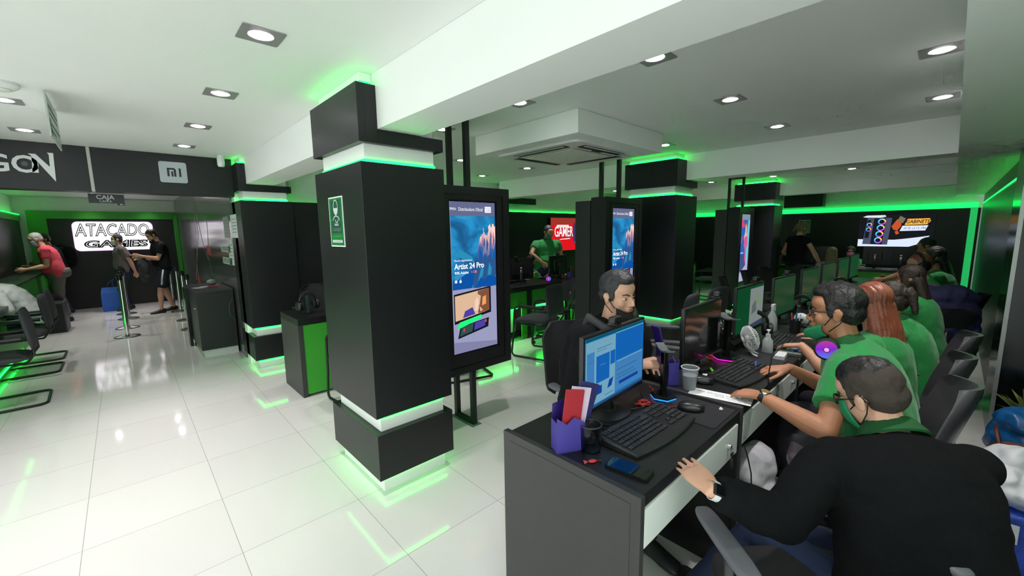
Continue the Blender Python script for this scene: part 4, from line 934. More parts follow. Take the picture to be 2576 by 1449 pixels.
def display(label, cx, y0, which=0, w=.73, z0=.50, z1=1.96, back=True):
    t = thing('display_stand', label, 'screen', (cx, y0, 0))
    fr = black_metal
    m = MB(); hw = w/2; sw, sz0, sz1 = .44, .17, 1.35     # frame with an opening for the screen
    sx0, sx1 = -.22, .22; zz0, zz1 = z0+.17, z1-.115
    m.box(-hw, sx0-.015, 0, .19, z0, z1); m.box(sx1+.015, hw, 0, .19, z0, z1); m.box(sx0-.015, sx1+.015, 0, .19, z0, zz0-.015); m.box(sx0-.015, sx1+.015, 0, .19, zz1+.015, z1); m.box(sx0-.015, sx1+.015, .05, .19, zz0-.015, zz1+.015)
    link('front_housing', m, black_metal, t)
    m = MB(); 
    for a, b_, c, d in ((-hw+.075, -hw+.079, z0+.06, z1-.06), (hw-.079, hw-.075, z0+.06, z1-.06)): m.box(a, b_, -.006, 0, c, d)
    m.box(-hw+.075, hw-.075, -.006, 0, z1-.064, z1-.06); m.box(-hw+.075, hw-.075, -.006, 0, z0+.06, z0+.064)
    link('frame_moulding', m, black_gloss, t)
    ad_screen(t, 0, (zz0+zz1)/2, sx1-sx0, zz1-zz0, .02, which)
    link('back_housing', MB().box(-hw+.0, hw, .20, .40, z0, z1-.03, .002), mat('housing_dark', (.02, .022, .022), .4), t)
    for dy in (.085, .315):
        link('ceiling_pole', MB().box(-.02, .02, dy-.02, dy+.02, z1 if dy < .2 else z1-.03, CEIL-.001, .002), black_metal, t)
    link('ceiling_bar', MB().box(-.02, .02, .106, .294, CEIL-.03, CEIL-.001), black_metal, t)
    for dy in (.085, .315): link('leg', MB().box(-.02, .02, dy-.02, dy+.02, 0, z0, .002), black_metal, t)
    link('foot_bar', MB().box(-.02, .02, .106, .294, 0, .035), black_metal, t)
    link('foot_plate', MB().box(-.05, .05, .04, .36, 0, .004), mat('plate_green', (.12, .22, .16), .3), t)
    return t
display('big vertical screen on black posts with a tablet advertisement, nearest one', 2.015, 2.56)
display('second vertical screen with the same blue mountain advertisement, behind the man with the mask', 4.07, 2.50)
display('narrow far vertical screen with a pink and blue advertisement', 8.02, 2.50, 1)
# ================================================================= signs and pictures
def flat_on(axis, x, y, z):
    """matrix: local xz picture facing -y  ->  facing -y ('ny'), -x ('nx')"""
    if axis == 'ny': return T(x, y, z)
    if axis == 'nx': return T(x, y, z)@RZ(-PI/2)
    if axis == 'px': return T(x, y, z)@RZ(PI/2)
sg = thing('shop_sign', 'bright backlit white shop sign with two lines of outlined letters', 'sign', (-.10, 13.44, 1.64))
glow = emat('sign_glow', (1, .96, 1), 1.6); glow_edge = emat('sign_edge', s2l(225, 170, 235), 1.6)
m = MB(); m.prism(rrect(1.36, .66, .10, 6), .028, M=T(0, -.03, 0)); link('halo_edge', m, glow_edge, sg)
m = MB(); m.prism(rrect(1.33, .63, .09, 6), .006, M=T(0, -.036, 0)); link('light_panel', m, glow, sg)
m = MB(); text(m, 'ATACADO', .27, -.02, .01, -.038, sx=.66, off=.013, shear=.12); text(m, 'GAMES', .15, .0, -.25, -.038, sx=1.6, off=.013, shear=.1)
link('letter_outline', m, mat('sign_outline', (.02, .02, .03), .5), sg)
m = MB(); text(m, 'ATACADO', .27, -.02, .01, -.040, sx=.66, off=-.009, shear=.12); text(m, 'GAMES', .15, .0, -.25, -.040, sx=1.6, off=-.008, shear=.1)
link('letter_face', m, glow, sg)
# fascia lettering
ra = thing('logo_sign', 'pale metallic serif letters on the black band at the left edge', 'sign', (-.75, 5.885, 2.22))
m = MB(); text(m, 'GO', .15, .10, .0, -.006, sx=1.0, off=.004, ext=.006, sp=1.0); text(m, 'RA', .15, -.22, .0, -.006, off=.004, ext=.006)
m.prism([(.225, 0), (.265, 0), (.265, .105), (.365, -.075), (.375, .19), (.335, .19), (.345, .17), (.34, .06), (.262, .17), (.215, .17), (.235, .15)], .006, M=T(-.01, -.006, 0))
link('letters', m, mat('letter_metal', (.55, .57, .57), .35, .3), ra)
link('emblem', MB().disc((.175, -.0065, .075), .022, 12, 'y').disc((.175, -.007, .075), .010, 8, 'y'), mat('emblem_dark', (.06, .08, .09), .4), ra)
mi = thing('logo_sign', 'grey rounded square sign with dark letters on the black band', 'sign', (.485, 5.885, 2.305))
m = MB(); m.prism(rrect(.235, .22, .02), .012, M=T(0, -.012, 0)); link('plate', m, mat('mi_plate', (.42, .47, .50), .25), mi)
m = MB(); t_ = .018; yb = -.0135
for a, b_, c, d in ((-.052, -.034, -.045, .045), (-.034, .01, .027, .045), (.005, .023, -.045, .030), (-.018, -.002, -.045, .01), (.048, .066, -.045, .045)): m.box(a, b_, yb, yb+.0015, c, d)
m.add([(.01, yb, .045), (.023, yb, .03), (.005, yb, .03), (.005, yb, .045)], [(0, 1, 2, 3)])
link('letters', m, ink, mi)
cc = thing('security_camera', 'small white camera fixed to the ceiling by the black sign band', 'camera', (.90, 5.70, CEIL)); link('body', MB().lathe([(0, 0), (.03, 0), (.03, -.02), (.036, -.03), (.036, -.10), (.028, -.12), (0, -.125)], 18), white_plastic, cc, smooth=True, angle=40); link('lens', MB().lathe([(0, -.126), (.015, -.126), (.012, -.12)], 12), ink, cc)
ca = thing('cashier_sign', 'small black hanging sign reading CAJA over the queue', 'sign', (-.07, 6.085, 2.012))
m = MB(); m.prism([(-.135, .05), (.135, .05), (.135, -.065), (.08, -.065), (.07, -.045), (-.135, -.045)], .012); link('board', m, black_gloss, ca)
m = MB(); text(m, 'CAJA', .042, -.01, -.002, -.0015, off=.001); text(m, 'CAIXA', .022, -.01, -.034, -.0015); m.poly([(.095, -.053), (.105, -.044), (.105, -.050), (.122, -.050), (.122, -.056), (.105, -.056), (.105, -.062)], -.0015)
link('lettering', m, mat('sign_white', (.55, .56, .56), .5), ca)
link('bracket', MB().box(-.11, -.10, .003, .009, .05, .0575).box(.10, .11, .003, .009, .05, .0575), steel, ca)
hs = thing('hanging_sign', 'thin pale sign board hanging from the ceiling, seen almost edge-on', 'sign', (-.245, 3.78, 2.36))
link('board', MB().box(-.004, .004, 0, .62, -.13, .125), mat('sign_pale', (.42, .46, .43), .3), hs)
m = MB()
for i, (z_, a, b_) in enumerate(((.06, .06, .55), (.02, .08, .5), (-.04, .1, .56), (-.085, .05, .3))): m.box(.0042, .005, a, b_, z_-.010, z_+.008)
m.box(.0042, .005, .02, .1, -.12, -.02); link('lettering', m, mat('sign_text_dark', (.05, .13, .08), .5), hs)
link('hanger', MB().box(-.002, .002, .05, .07, .125, .139).box(-.002, .002, .55, .57, .125, .139), steel, hs)
sd = thing('smoke_detector', 'round white ceiling detector at the left edge', 'smoke detector', (-.42, 3.80, CEIL)); link('body', MB().lathe([(0, 0), (.085, 0), (.085, -.015), (.06, -.035), (0, -.04)], 28), white_plastic, sd, smooth=True, angle=40); link('vent_ring', MB().lathe([(.0, -.036), (.05, -.038), (.045, -.042), (0, -.043)], 24), mat('grille_white'), sd, smooth=True, angle=40)
# face mask notice
def notice(label, M, w, h, far=False):
    t = thing('notice', label, 'poster'); t.matrix_world = M
    link('sheet', MB().box(-w/2, w/2, -.003, 0, -h/2, h/2), paper, t)
    link('green_field', MB().box(-w/2+.008, w/2-.008, -.0035, -.003, -h/2+.008, h/2-.008), mat('notice_green', s2l(16, 130, 56), .4), t)
    m = MB(); pw, ph = w*.72, h*.66
    m.poly(rrect(pw, ph, .004, 3, 0, h*.10), -.0038); link('dark_panel', m, mat('notice_dark', s2l(30, 84, 62), .4), t)
    m = MB(); hx, hz, r = 0, h*.29, w*.17
    # line drawing of a head with a face mask
    def ring(cx, cz, rx, rz, th, a0=0, a1=2*PI, n=24):
        vs = []
        for i in range(n+1):
            a = a0+(a1-a0)*i/n; vs += [(cx+rx*math.cos(a), -.0042, cz+rz*math.sin(a)), (cx+(rx-th)*math.cos(a), -.0042, cz+(rz-th)*math.sin(a))]
        m.add(vs, [(2*i, 2*i+1, 2*i+3, 2*i+2) for i in range(n)])
    ring(0, hz, r, r*1.25, w*.03); m.poly([(-r*.8, hz-.1*r), (r*.8, hz-.1*r), (r*.65, hz-.9*r), (0, hz-1.25*r), (-r*.65, hz-.9*r)], -.0044)
    ring(0, hz-r*2.3, r*1.5, r*1.0, w*.03, .15, PI-.15); ring(r*.2, hz-r*1.9, r*.7, r*.6, w*.025, PI, 2*PI)
    text(m, 'TAPABOCAS', h*.042, 0, -.075*h, -.0044, sx=.62, off=.0008)
    scribble(m, -w*.27, w*.27, -.145*h, h*.018, -.0044); scribble(m, -w*.27, w*.27, -.18*h, h*.018, -.0044); scribble(m, -w*.25, w*.25, -.30*h, h*.018, -.0044)
    m.poly(rrect(w*.72, h*.055, .004, 3, 0, -.39*h), -.0044)
    link('printing', m, mat('notice_print', (.62, .68, .66), .5), t)
    m = MB(); scribble(m, -w*.28, w*.26, -.398*h, h*.02, -.0048); link('small_print', m, ink, t)
    return t
notice('green face mask notice stuck on the nearest pillar', flat_on('nx', .999, 2.668, 1.692), .225, .31)
notice('green face mask notice on the far end wall behind the standing woman', flat_on('nx', 12.499, 2.57, 1.62), .24, .32)
# TVs
def tv(label, M, w, h):
    t = thing('wall_tv', label, 'television'); t.matrix_world = M
    link('casing', MB().box(-w/2-.012, w/2+.012, -.045, 0, -h/2-.012, h/2+.012, .004), black_plastic, t)
    return t
t = tv('wall television with a red advertisement behind the man in green', T(7.18, 5.859, 1.53), 1.16, .70)
s = link('screen', MB().box(-.58, .58, -.048, -.0455, -.35, .35), emat('tv_red', s2l(205, 20, 28), .95), t)
m = MB(); ms_ = [emat('tv_white', s2l(235, 225, 225), .95), emat('tv_mouse_dark', s2l(66, 50, 88), .9), emat('tv_dullred', s2l(150, 50, 40), .9), emat('tv_pink', s2l(235, 70, 130), .95), emat('tv_shadow', s2l(70, 8, 20), .9), emat('tv_grey', s2l(205, 210, 212), .95)]
m.mat(2).poly([(-.578, .20), (.578, .23), (.578, .349), (-.578, .349)], -.0485)
m.mat(4); text(m, 'GAMER', .215, -.152, -.05, -.0487, sx=.62, off=.012); m.mat(0); text(m, 'GAMER', .215, -.155, -.045, -.049, sx=.62, off=.006); m.poly(rrect(.40, .055, .01, 3, -.19, .175), -.0488); scribble(m.mat(4), -.37, -.02, .165, .022, -.0492); m.mat(0).poly([(-.29, -.115), (.05, -.105), (.05, -.085), (-.29, -.10)], -.0488)
def mouse_poly(cx, w_, s_=1): return [(cx+w_*a, .02+.27*b_*s_) for a, b_ in ((-.25, .95), (-.05, .98), (0, .86), (.06, 1), (.3, .9), (.5, .6), (.47, .1), (.55, -.3), (.4, -.75), (.1, -1), (-.1, -1), (-.4, -.7), (-.55, -.3), (-.46, .1), (-.5, .6))]
m.mat(1).poly(mouse_poly(.24, .17, .9), -.0488); m.poly(mouse_poly(.49, .14, .86), -.0488); m.mat(5).poly(mouse_poly(.365, .19, .98), -.0492); m.mat(3).poly([(.245+.02*math.cos(k), -.18+.02*math.sin(k)) for k in range(6)], -.0493); m.poly([(.47, .15), (.485, .16), (.49, .02), (.475, .02)], -.0493)
link('screen_picture', m, ms_, s)
t = tv('far wall television with glowing ring fans and an orange caption', T(12.499, .89, 1.50)@RZ(-PI/2), 1.22, .70)
s = link('screen', MB().box(-.61, .61, -.048, -.0455, -.35, .35), emat('tv_black', s2l(22, 24, 28), .9), t)
m = MB(); ms_ = [emat('tv2_white', s2l(205, 215, 240), .95), emat('tv2_case', s2l(70, 76, 96), .9), emat('tv2_inner', s2l(24, 26, 36), .9), emat('tv2_orange', s2l(250, 175, 60), .95), emat('tv2_rust', s2l(190, 80, 40), .9), emat('tv2_cyan', s2l(70, 215, 225), 1), emat('tv2_mag', s2l(200, 80, 215), 1), emat('tv2_yel', s2l(250, 205, 90), 1), emat('tv2_blue', s2l(90, 130, 235), 1), emat('tv2_tan', s2l(120, 105, 85), .9)]
yy = -.0485
m.mat(0).poly([(-.61, -.35), (.25, -.35), (.42, -.28), (.50, -.24), (.58, -.21), (.56, -.17), (.52, -.16), (.56, -.11), (.40, -.14), (.25, -.165), (.12, -.185), (0, -.20), (-.61, -.19)], yy)
m.poly([(-.56, .31), (-.49, .345), (-.18, .345), (-.16, .31), (-.3, .28), (-.45, .29)], yy); m.mat(1).poly([(-.53, -.30), (-.10, -.31), (-.06, .28), (-.47, .30)], yy-.0004); m.mat(2).poly([(-.39, -.30), (-.19, -.31), (-.16, .27), (-.36, .28)], yy-.0008); m.poly([(-.50, -.16), (-.43, -.16), (-.41, .24), (-.47, .24)], yy-.0008)
def rring(cx, cz, R_, r_):
    n = 32
    for k, (a0, a1) in enumerate(((0, .25), (.25, .5), (.5, .72), (.72, 1))):
        vs = []; nn = 9
        for i in range(nn):
            a = 2*PI*(a0+(a1-a0)*i/(nn-1)); vs += [(cx+R_*math.cos(a), yy-.0012, cz+R_*math.sin(a)), (cx+r_*math.cos(a), yy-.0012, cz+r_*math.sin(a))]
        m.mat((7, 5, 8, 6)[k]); m.add(vs, [(2*i, 2*i+1, 2*i+3, 2*i+2) for i in range(nn-1)])
for i in range(4): rring(-.255-.012*i+.03, .20-.137*i, .068, .045)
for i in range(2): rring(-.435-.006*i, .135-.105*i, .046, .03)
m.mat(4).poly([(-.06, .09), (.02, .24), (.09, .27), (.10, .1), (.04, .0), (-.02, .02)], yy); m.mat(9).poly([(.02, .2), (.07, .32), (.16, .26), (.12, .16)], yy-.0004); m.mat(4).poly([(.0, -.02), (.05, .0), (.08, -.06), (.03, -.09)], yy)
m.mat(3).poly([(.15, .12), (.50, .13), (.55, .20), (.53, .255), (.19, .25)], yy-.0006); m.mat(0).poly([(.08, -.01), (.48, .0), (.52, .11), (.12, .105)], yy-.0008)
m.mat(2); text(m, 'GABINETE', .075, .35, .155, yy-.001, sx=.75, off=.002, shear=.2); scribble(m, .15, .47, .03, .045, yy-.0012)
link('screen_picture', m, ms_, s)
# papers on the poster wall
for i, (y0, y1, z0, z1, lb) in enumerate(((5.93, 6.30, 1.585, 1.87, 'white sheet taped high at the edge of the left pillar'), (6.0, 6.32, 1.10, 1.33, 'white list sheet taped lowest by the left pillar'), (6.55, 6.95, 1.58, 1.87, 'pale hanging banner on the poster wall, upper one'), (6.45, 6.78, 1.22, 1.56, 'tall white list on the poster wall beside the pillar'),
        (6.65, 7.35, 1.385, 1.47, 'wide notice on the poster wall, upper of two'), (6.6, 7.3, 1.215, 1.31, 'wide notice on the poster wall, lower of two'))):
    xs = 1.0295 if y1 < 6.31 else 1.049
    t = tag(link('paper_sheet', MB().box(xs-.001, xs, y0, y1, z0, z1), paper if i != 2 else mat('pale_banner', (.3, .31, .31), .4)), lb, 'paper')
    m = MB()
    for k in range(5): m.box(xs-.0014, xs-.0011, y0+.04, y1-.05-.03*(k % 2), z1-(z1-z0)*(.2+.14*k)-.004, z1-(z1-z0)*(.2+.14*k)+.004)
    link('print_lines', m, mat('grey_ink', (.25, .25, .3), .6), t)
t = thing('poster_picture', 'glossy poster graphic of twigs with red and green shapes on the grey wall', 'poster', (1.049, 9.5, 1.4))
m = MB()
def strip(pts, w_, k): 
    m.mat(k); 
    for (a, b_), (c, d) in zip(pts, pts[1:]): m.add([(0, a-w_, b_), (0, a+w_, b_), (0, c+w_*.7, d), (0, c-w_*.7, d)], [(0, 1, 2, 3)])
strip([(1.0, -.9), (.85, -.3), (.6, .0), (.4, .5), (.5, 1.0)], .05, 0); strip([(-.8, -.2), (-.3, .1), (0, .5), (.3, .9)], .04, 0); strip([(1.3, -.7), (.7, -.2), (.1, .3)], .03, 3)
strip([(-1.0, -.55), (-.9, -.1), (-1.1, .6)], .04, 1); strip([(.2, .2), (.15, .7), (.2, 1.05)], .03, 1)
m.mat(2).add([(-.0005, -1.15, -.12), (-.0005, -.7, -.1), (-.0005, -.7, .05), (-.0005, -1.15, .04)], [(0, 1, 2, 3)]); m.add([(-.0005, .5, -.75), (-.0005, .95, -.75), (-.0005, .8, -.5)], [(0, 1, 2)])
link('graphic', m, [mat('twig', (.25, .22, .18), .4), mat('twig_green', s2l(40, 110, 60), .4), mat('red_patch', s2l(190, 25, 20), .4), mat('twig_pale', (.4, .4, .38), .4)], t)
# ================================================================= people
def skin_mat(name, c): 
    m = mat(name, s2l(*c), .5, var=.06, nscale=40, bump=.03)
    b = m.node_tree.nodes['Principled BSDF']; b.inputs['Subsurface Weight'].default_value = .12; b.inputs['Subsurface Radius'].default_value = (.02, .008, .004)
    return m
SK1 = skin_mat('skin_warm', (205, 152, 122)); SK2 = skin_mat('skin_tan', (185, 128, 96)); SK3 = skin_mat('skin_fair', (215, 165, 140))
hair_black = mat('hair_black', (.012, .010, .010), .45, var=.5, nscale=90, bump=.5)
hair_grey = mat('hair_salt', (.028, .028, .030), .5, var=.8, nscale=70, bump=.6)
hair_brown = mat('hair_brown', (.035, .02, .014), .45, var=.5, nscale=90, bump=.5)
hair_copper = mat('hair_copper', s2l(150, 82, 62), .32, var=.25, nscale=60, bump=.3)
hair_fade = mat('hair_faded', (.05, .035, .028), .75, var=.4, nscale=300, bump=.3)
hair_white = mat('hair_white', (.45, .44, .42), .6, var=.2, nscale=80, bump=.4)
hair_blonde = mat('hair_blonde', s2l(120, 105, 78), .45, var=.4, nscale=50, bump=.4)
hair_red = mat('hair_red', s2l(150, 85, 72), .5, var=.3, nscale=80, bump=.4)
lip_m = mat('lips', s2l(165, 90, 82), .45); eye_w = mat('eye_white', (.75, .73, .72), .2); eye_d = mat('eye_dark', (.015, .01, .008), .15)
black_cloth = mat('black_cloth', (.008, .008, .010), .92, var=.3, nscale=160, bump=.25, spec=.2)
jacket_m = mat('jacket_black', (.006, .0065, .0075), .95, var=.3, nscale=180, bump=.3, spec=.15)
grey_tee = mat('grey_tee', s2l(112, 104, 104), .9, var=.1, nscale=120, bump=.15)
red_tee = mat('coral_tee', s2l(214, 74, 90), .9, var=.08, nscale=120, bump=.15)
white_shirt = mat('white_shirt', (.72, .72, .74), .85, var=.04, nscale=60, bump=.1)
light_shirt = mat('pale_grey_shirt', s2l(150, 150, 148), .9, var=.1, nscale=120, bump=.15)
trouser_grey = mat('grey_trousers', s2l(105, 100, 96), .9, var=.12, nscale=120, bump=.15)
trouser_dark = mat('dark_trousers', (.02, .022, .03), .9, var=.2, nscale=120, bump=.15)
short_navy = mat('navy_shorts', s2l(26, 30, 44), .85, var=.2, nscale=120, bump=.15)
mask_green = mat('mask_green', s2l(32, 140, 92), .8, var=.1, nscale=150, bump=.2)
mask_black = mat('mask_black', (.01, .01, .011), .85); mask_white = mat('mask_white', (.72, .76, .8), .8); mask_pink = mat('mask_pink', s2l(215, 115, 190), .8); mask_blue = mat('mask_blue', s2l(150, 185, 215), .8)
shoe_m = mat('shoe_dark', (.015, .015, .016), .5)
V = Vector
def remesh(mb, vox, smooth=3, disp=0.0, dscale=12.0, grooves=None):
    me = bpy.data.meshes.new('tmp'); me.from_pydata([tuple(v) for v in mb.v], [], mb.f); me.update()
    bm = bmesh.new(); bm.from_mesh(me); bmesh.ops.recalc_face_normals(bm, faces=bm.faces[:]); bm.to_mesh(me); bm.free()
    ob = bpy.data.objects.new('tmp', me); COL.objects.link(ob)
    r = ob.modifiers.new('r', 'REMESH'); r.mode = 'VOXEL'; r.voxel_size = vox; r.use_smooth_shade = True
    s = ob.modifiers.new('s', 'SMOOTH'); s.iterations = smooth; s.factor = .5
    dg = bpy.context.evaluated_depsgraph_get(); ev = ob.evaluated_get(dg)
    out = bpy.data.meshes.new_from_object(ev, preserve_all_data_layers=False, depsgraph=dg)
    bpy.data.objects.remove(ob); bpy.data.meshes.remove(me)
    if disp:
        nv = [v.normal.copy() for v in out.vertices]
        for v, n in zip(out.vertices, nv):
            p = v.co*dscale
            a = 1-abs(noise.noise(V((p.x, p.y, p.z*.7))))*2.2
            b_ = noise.noise(p*2.3+V((5, 2, 1)))
            v.co = v.co+n*disp*(a*.6+b_*.5)
    if grooves:
        nv = [v.normal.copy() for v in out.vertices]
        for v, n in zip(out.vertices, nv): v.co = v.co+n*grooves(v.co)
    out.polygons.foreach_set('use_smooth', [True]*len(out.polygons))
    return out
def capsule(mb, a, b, ra, rb, n=12):
    """tapered closed limb from a to b with rounded ends"""
    a, b = V(a), V(b); t = (b-a); L_ = t.length
    if L_ < 1e-6: mb.ell(a, (ra, ra, ra)); return
    t /= L_; u = t.orthogonal().normalized(); w_ = t.cross(u); rings = []
    prof = [(-ra*.95, ra*.25), (-ra*.75, ra*.66), (-ra*.4, ra*.92)]+[(L_*k/5, ra+(rb-ra)*k/5) for k in range(6)]+[(L_+rb*.4, rb*.92), (L_+rb*.75, rb*.66), (L_+rb*.95, rb*.25)]
    for s_, r_ in prof:
        c = a+t*s_; rings.append([c+(u*math.cos(2*PI*j/n)+w_*math.sin(2*PI*j/n))*r_ for j in range(n)])
    mb.loft(rings)
def muscle(mb, a, b, prof, n=14, squash=1.0, flat=None):
    """limb with a list of (s, r)"""
    a, b = V(a), V(b); t = (b-a); L_ = t.length; t.normalize(); u = (flat-t*flat.dot(t)).normalized() if flat is not None else t.orthogonal().normalized(); w_ = t.cross(u); rings = []
    for s_, r_ in prof:
        c = a+t*(s_*L_); rings.append([c+u*math.cos(2*PI*j/n)*r_*squash+w_*math.sin(2*PI*j/n)*r_ for j in range(n)])
    mb.loft(rings)
def ik(S, W, a, b, hint):
    d = W-S; L_ = min(d.length, (a+b)*.995); t = d.normalized(); W2_ = S+t*L_
    x_ = (a*a-b*b+L_*L_)/(2*L_); h = math.sqrt(max(0, a*a-x_*x_)); hp = hint-t*hint.dot(t); hp = hp.normalized() if hp.length > 1e-5 else t.orthogonal()
    return S+t*x_+hp*h, W2_
def hand(mb, W, d, nrm, side, s=1.0, curl=.35, spread=.12, thumb=.6, grow=0.0):
    """W wrist, d finger direction, nrm back-of-hand normal, side +1: thumb toward cross(nrm,d)"""
    d = d.normalized(); nrm = (nrm-d*nrm.dot(d)).normalized(); x = nrm.cross(d).normalized()*side
    def P(f, l, u): return W+d*f*s+x*l*s+nrm*u*s
    rings = []
    for f, wd, th, c in ((-.015, .024, .019, 0), (.01, .027, .018, 0), (.035, .036, .016, .002), (.065, .041, .0145, .001), (.09, .040, .012, -.001), (.098, .034, .009, -.002)):
        rings.append([P(f, c+(wd+grow)*math.cos(2*PI*j/14), (th+grow)*math.sin(2*PI*j/14)) for j in range(14)])
    mb.loft(rings)
    for k, (l, ln, r_) in enumerate(((.029, .070, .0088), (.0095, .079, .009), (-.0105, .073, .0086), (-.029, .057, .0078))):
        ang = (1.5-k)*spread*.55*1.0; p = P(.085-abs(l-.005)*.25, l, .0); cu = 0
        dd = (d*math.cos(ang)+x*math.sin(ang)).normalized()
        for q, frac in enumerate((.44, .31, .25)):
            cu += curl*(1.0 if q else .7); v_ = dd*math.cos(cu)-nrm*math.sin(cu); e_ = p+v_*ln*frac*s
            capsule(mb, p, e_, (r_-.0009*q)*s+grow, (r_-.0009*(q+1))*s+grow, 8); p = e_
    p0 = P(.018, .022, -.004); d1 = (d*math.cos(thumb)+x*math.sin(thumb)-nrm*.25).normalized(); p1 = p0+d1*.045*s; d2_ = (d*math.cos(thumb*.45)+x*math.sin(thumb*.45)-nrm*.3).normalized(); p2 = p1+d2_*.034*s; p3 = p2+(d2_*.9-x*.15).normalized()*.026*s
    capsule(mb, p0, p1, .014*s, .011*s, 8); capsule(mb, p1, p2, .0105*s, .0095*s, 8); capsule(mb, p2, p3, .0095*s, .0075*s, 8)

def person(label, x, y, yaw, hip_z=.50, lean=.15, curve=.25, side=0.0, twist=0.0, head_yaw=None, head_pitch=.1, head_roll=0.0, sit=True, sc=1.0, belly=0.0, wide=1.0,
           L=None, R=None, Lh=None, Rh=None, Lhand=None, Rhand=None, skin=SK1, shirt=green_shirt, sleeve=.55, sleeve_r=.016, pants=trouser_dark, shorts=False, shoes=shoe_m, hair='short', hair_m=hair_black,
           mask=None, mask_low=False, glasses=False, collar=None, vox=.008, feet=None, knees_out=.09, neck_len=.0, beard=False, loose=.012, cvox=None, ponytail=False, puff=0.0, collar_s=1.0, glow=True):
    yaw = math.radians(yaw); F = V((math.cos(yaw), math.sin(yaw), 0)); Lf = V((-math.sin(yaw), math.cos(yaw), 0)); Z = V((0, 0, 1))
    hy = math.radians(head_yaw) if head_yaw is not None else yaw
    P = V((x, y, hip_z))
    # spine
    sp = [P.copy()]; N = 12; Ls = .52*sc; dirs = []
    for k in range(N):
        a = lean+curve*(k/N); d_ = (Z*math.cos(a)+F*math.sin(a)+Lf*side).normalized(); dirs.append(d_); sp.append(sp[-1]+d_*Ls/N)
    def at(s_):
        k = min(max(s_/Ls*N, 0), N-.001); i = int(k); return sp[i]+(sp[i+1]-sp[i])*(k-i), dirs[i]
    Ltop = (Lf*math.cos(twist)-F*math.sin(twist)).normalized()
    def torso(mb, g=0.0, top=True, hips=True):
        prof = [(-.10, .09, .075), (-.07, .145, .10), (0, .172, .118), (.07, .168, .112), (.15, .155, .105), (.24, .160, .112), (.32, .172, .120), (.39, .180, .118), (.435, .170, .104), (.465, .150, .090), (.495, .112, .074), (.52, .072, .060)]
        rings = []
        for s_, wd, dp in prof:
            c, d_ = at(max(0, s_*sc)); 
            if s_ < 0: c = c+d_*s_*sc
            bl = belly*math.exp(-((s_-.13)/.10)**2); mixk = min(1, max(0, s_/.45)); Lx = (Lf*(1-mixk)+Ltop*mixk).normalized(); Fd = Lx.cross(d_).normalized()
            wd = wd*wide*sc+g+bl*.35; dpf = dp*sc+g+bl; dpb = dp*sc+g
            rings.append([c+Lx*math.cos(2*PI*j/28)*wd+Fd*math.sin(2*PI*j/28)*(dpf if math.sin(2*PI*j/28) > 0 else dpb) for j in range(28)])
        mb.loft(rings)
    neck0, dtop = at(Ls); Fd = Ltop.cross(dtop).normalized()
    if Fd.dot(F) < 0: Fd = -Fd
    shp = at(.455*sc)[0]
    S = {1: shp+Ltop*(.175*wide*sc)+dtop*.0, -1: shp-Ltop*(.175*wide*sc)}
    # head frame
    Hf = V((math.cos(hy)*math.cos(head_pitch), math.sin(hy)*math.cos(head_pitch), -math.sin(head_pitch))); Hl = V((-math.sin(hy), math.cos(hy), 0)); Hu = Hf.cross(Hl)
    Hl, Hu = Hl*math.cos(head_roll)+Hu*math.sin(head_roll), Hu*math.cos(head_roll)-Hl*math.sin(head_roll)
    nd = (dtop*.45+Hu*.5+Z*.2).normalized(); hb = neck0+nd*(.068+neck_len)*sc
    hs = .93*sc; HC = hb+Hu*.085*hs+Hf*.012
    HR = Matrix((Hf, Hl, Hu)).transposed()
    def hp(f, l, u): return HC+(Hf*f+Hl*l+Hu*u)*hs
    def hel(mb, c, r_, nu=20, nv=14): mb.ell(hp(*c), [q*hs for q in r_], nu=nu, nv=nv, R=HR)
    arms = {}
    for sgn, W, hint in ((1, L, Lh), (-1, R, Rh)):
        W = V(W) if W is not None else S[sgn]-Z*.50*sc+F*.05+Ltop*sgn*.05
        hint = V(hint) if hint is not None else (-F*.6-Z*.7+Ltop*sgn*.6)
        E_, W_ = ik(S[sgn], W, .285*sc, .255*sc, hint); arms[sgn] = (S[sgn], E_, W_)
    legs = {}
    for sgn in (1, -1):
        H = P+Lf*sgn*.09*sc-Z*.02
        if feet is not None: A = V(feet[0 if sgn == 1 else 1])
        elif sit: A = P+F*.50*sc+Lf*sgn*(knees_out+.03); A.z = .085
        else: A = P+Lf*sgn*.10+F*(.05 if sgn == 1 else -.04); A.z = .085
        K, A = ik(H, A, .43*sc, .40*sc, (F+Z*.9+Lf*sgn*.15) if sit else F); legs[sgn] = (H, K, A)
    root = thing('person', label, 'person', (x, y, 0))
    TI = Matrix.Translation((-x, -y, 0))
    def emit(name, mb, vx, m_, par=root, **kw):
        me = remesh(mb, vx, **kw); me.transform(TI); me.materials.append(m_); me.name = name
        o = bpy.data.objects.new(name, me); COL.objects.link(o); o.parent = par; return o
    def raw(name, mb, m_, par=root, smooth=True, angle=None):
        mb.v = [tuple(TI @ V(v)) for v in mb.v]; return link(name, mb, m_, par, smooth=smooth, angle=angle)
    # ---- body (one continuous skin)
    b = MB(); torso(b, -.004)
    capsule(b, neck0-dtop*.05, hb+Hu*.03, .056*sc, .052*sc)
    for q in (-1, 1): capsule(b, neck0-dtop*.015, S[q]-Ltop*q*.03+dtop*.0, .045*sc, .045*sc)
    hel(b, (-.008, 0, .035), (.098, .076, .090)); hel(b, (.030, 0, -.028), (.064, .062, .082)); hel(b, (.032, 0, -.072), (.054, .050, .042)); hel(b, (.068, 0, -.100), (.022, .026, .018))
    hel(b, (.046, 0, .048), (.050, .062, .048)); hel(b, (.084, 0, .020), (.012, .042, .009)); hel(b, (.082, 0, -.062), (.018, .028, .022))
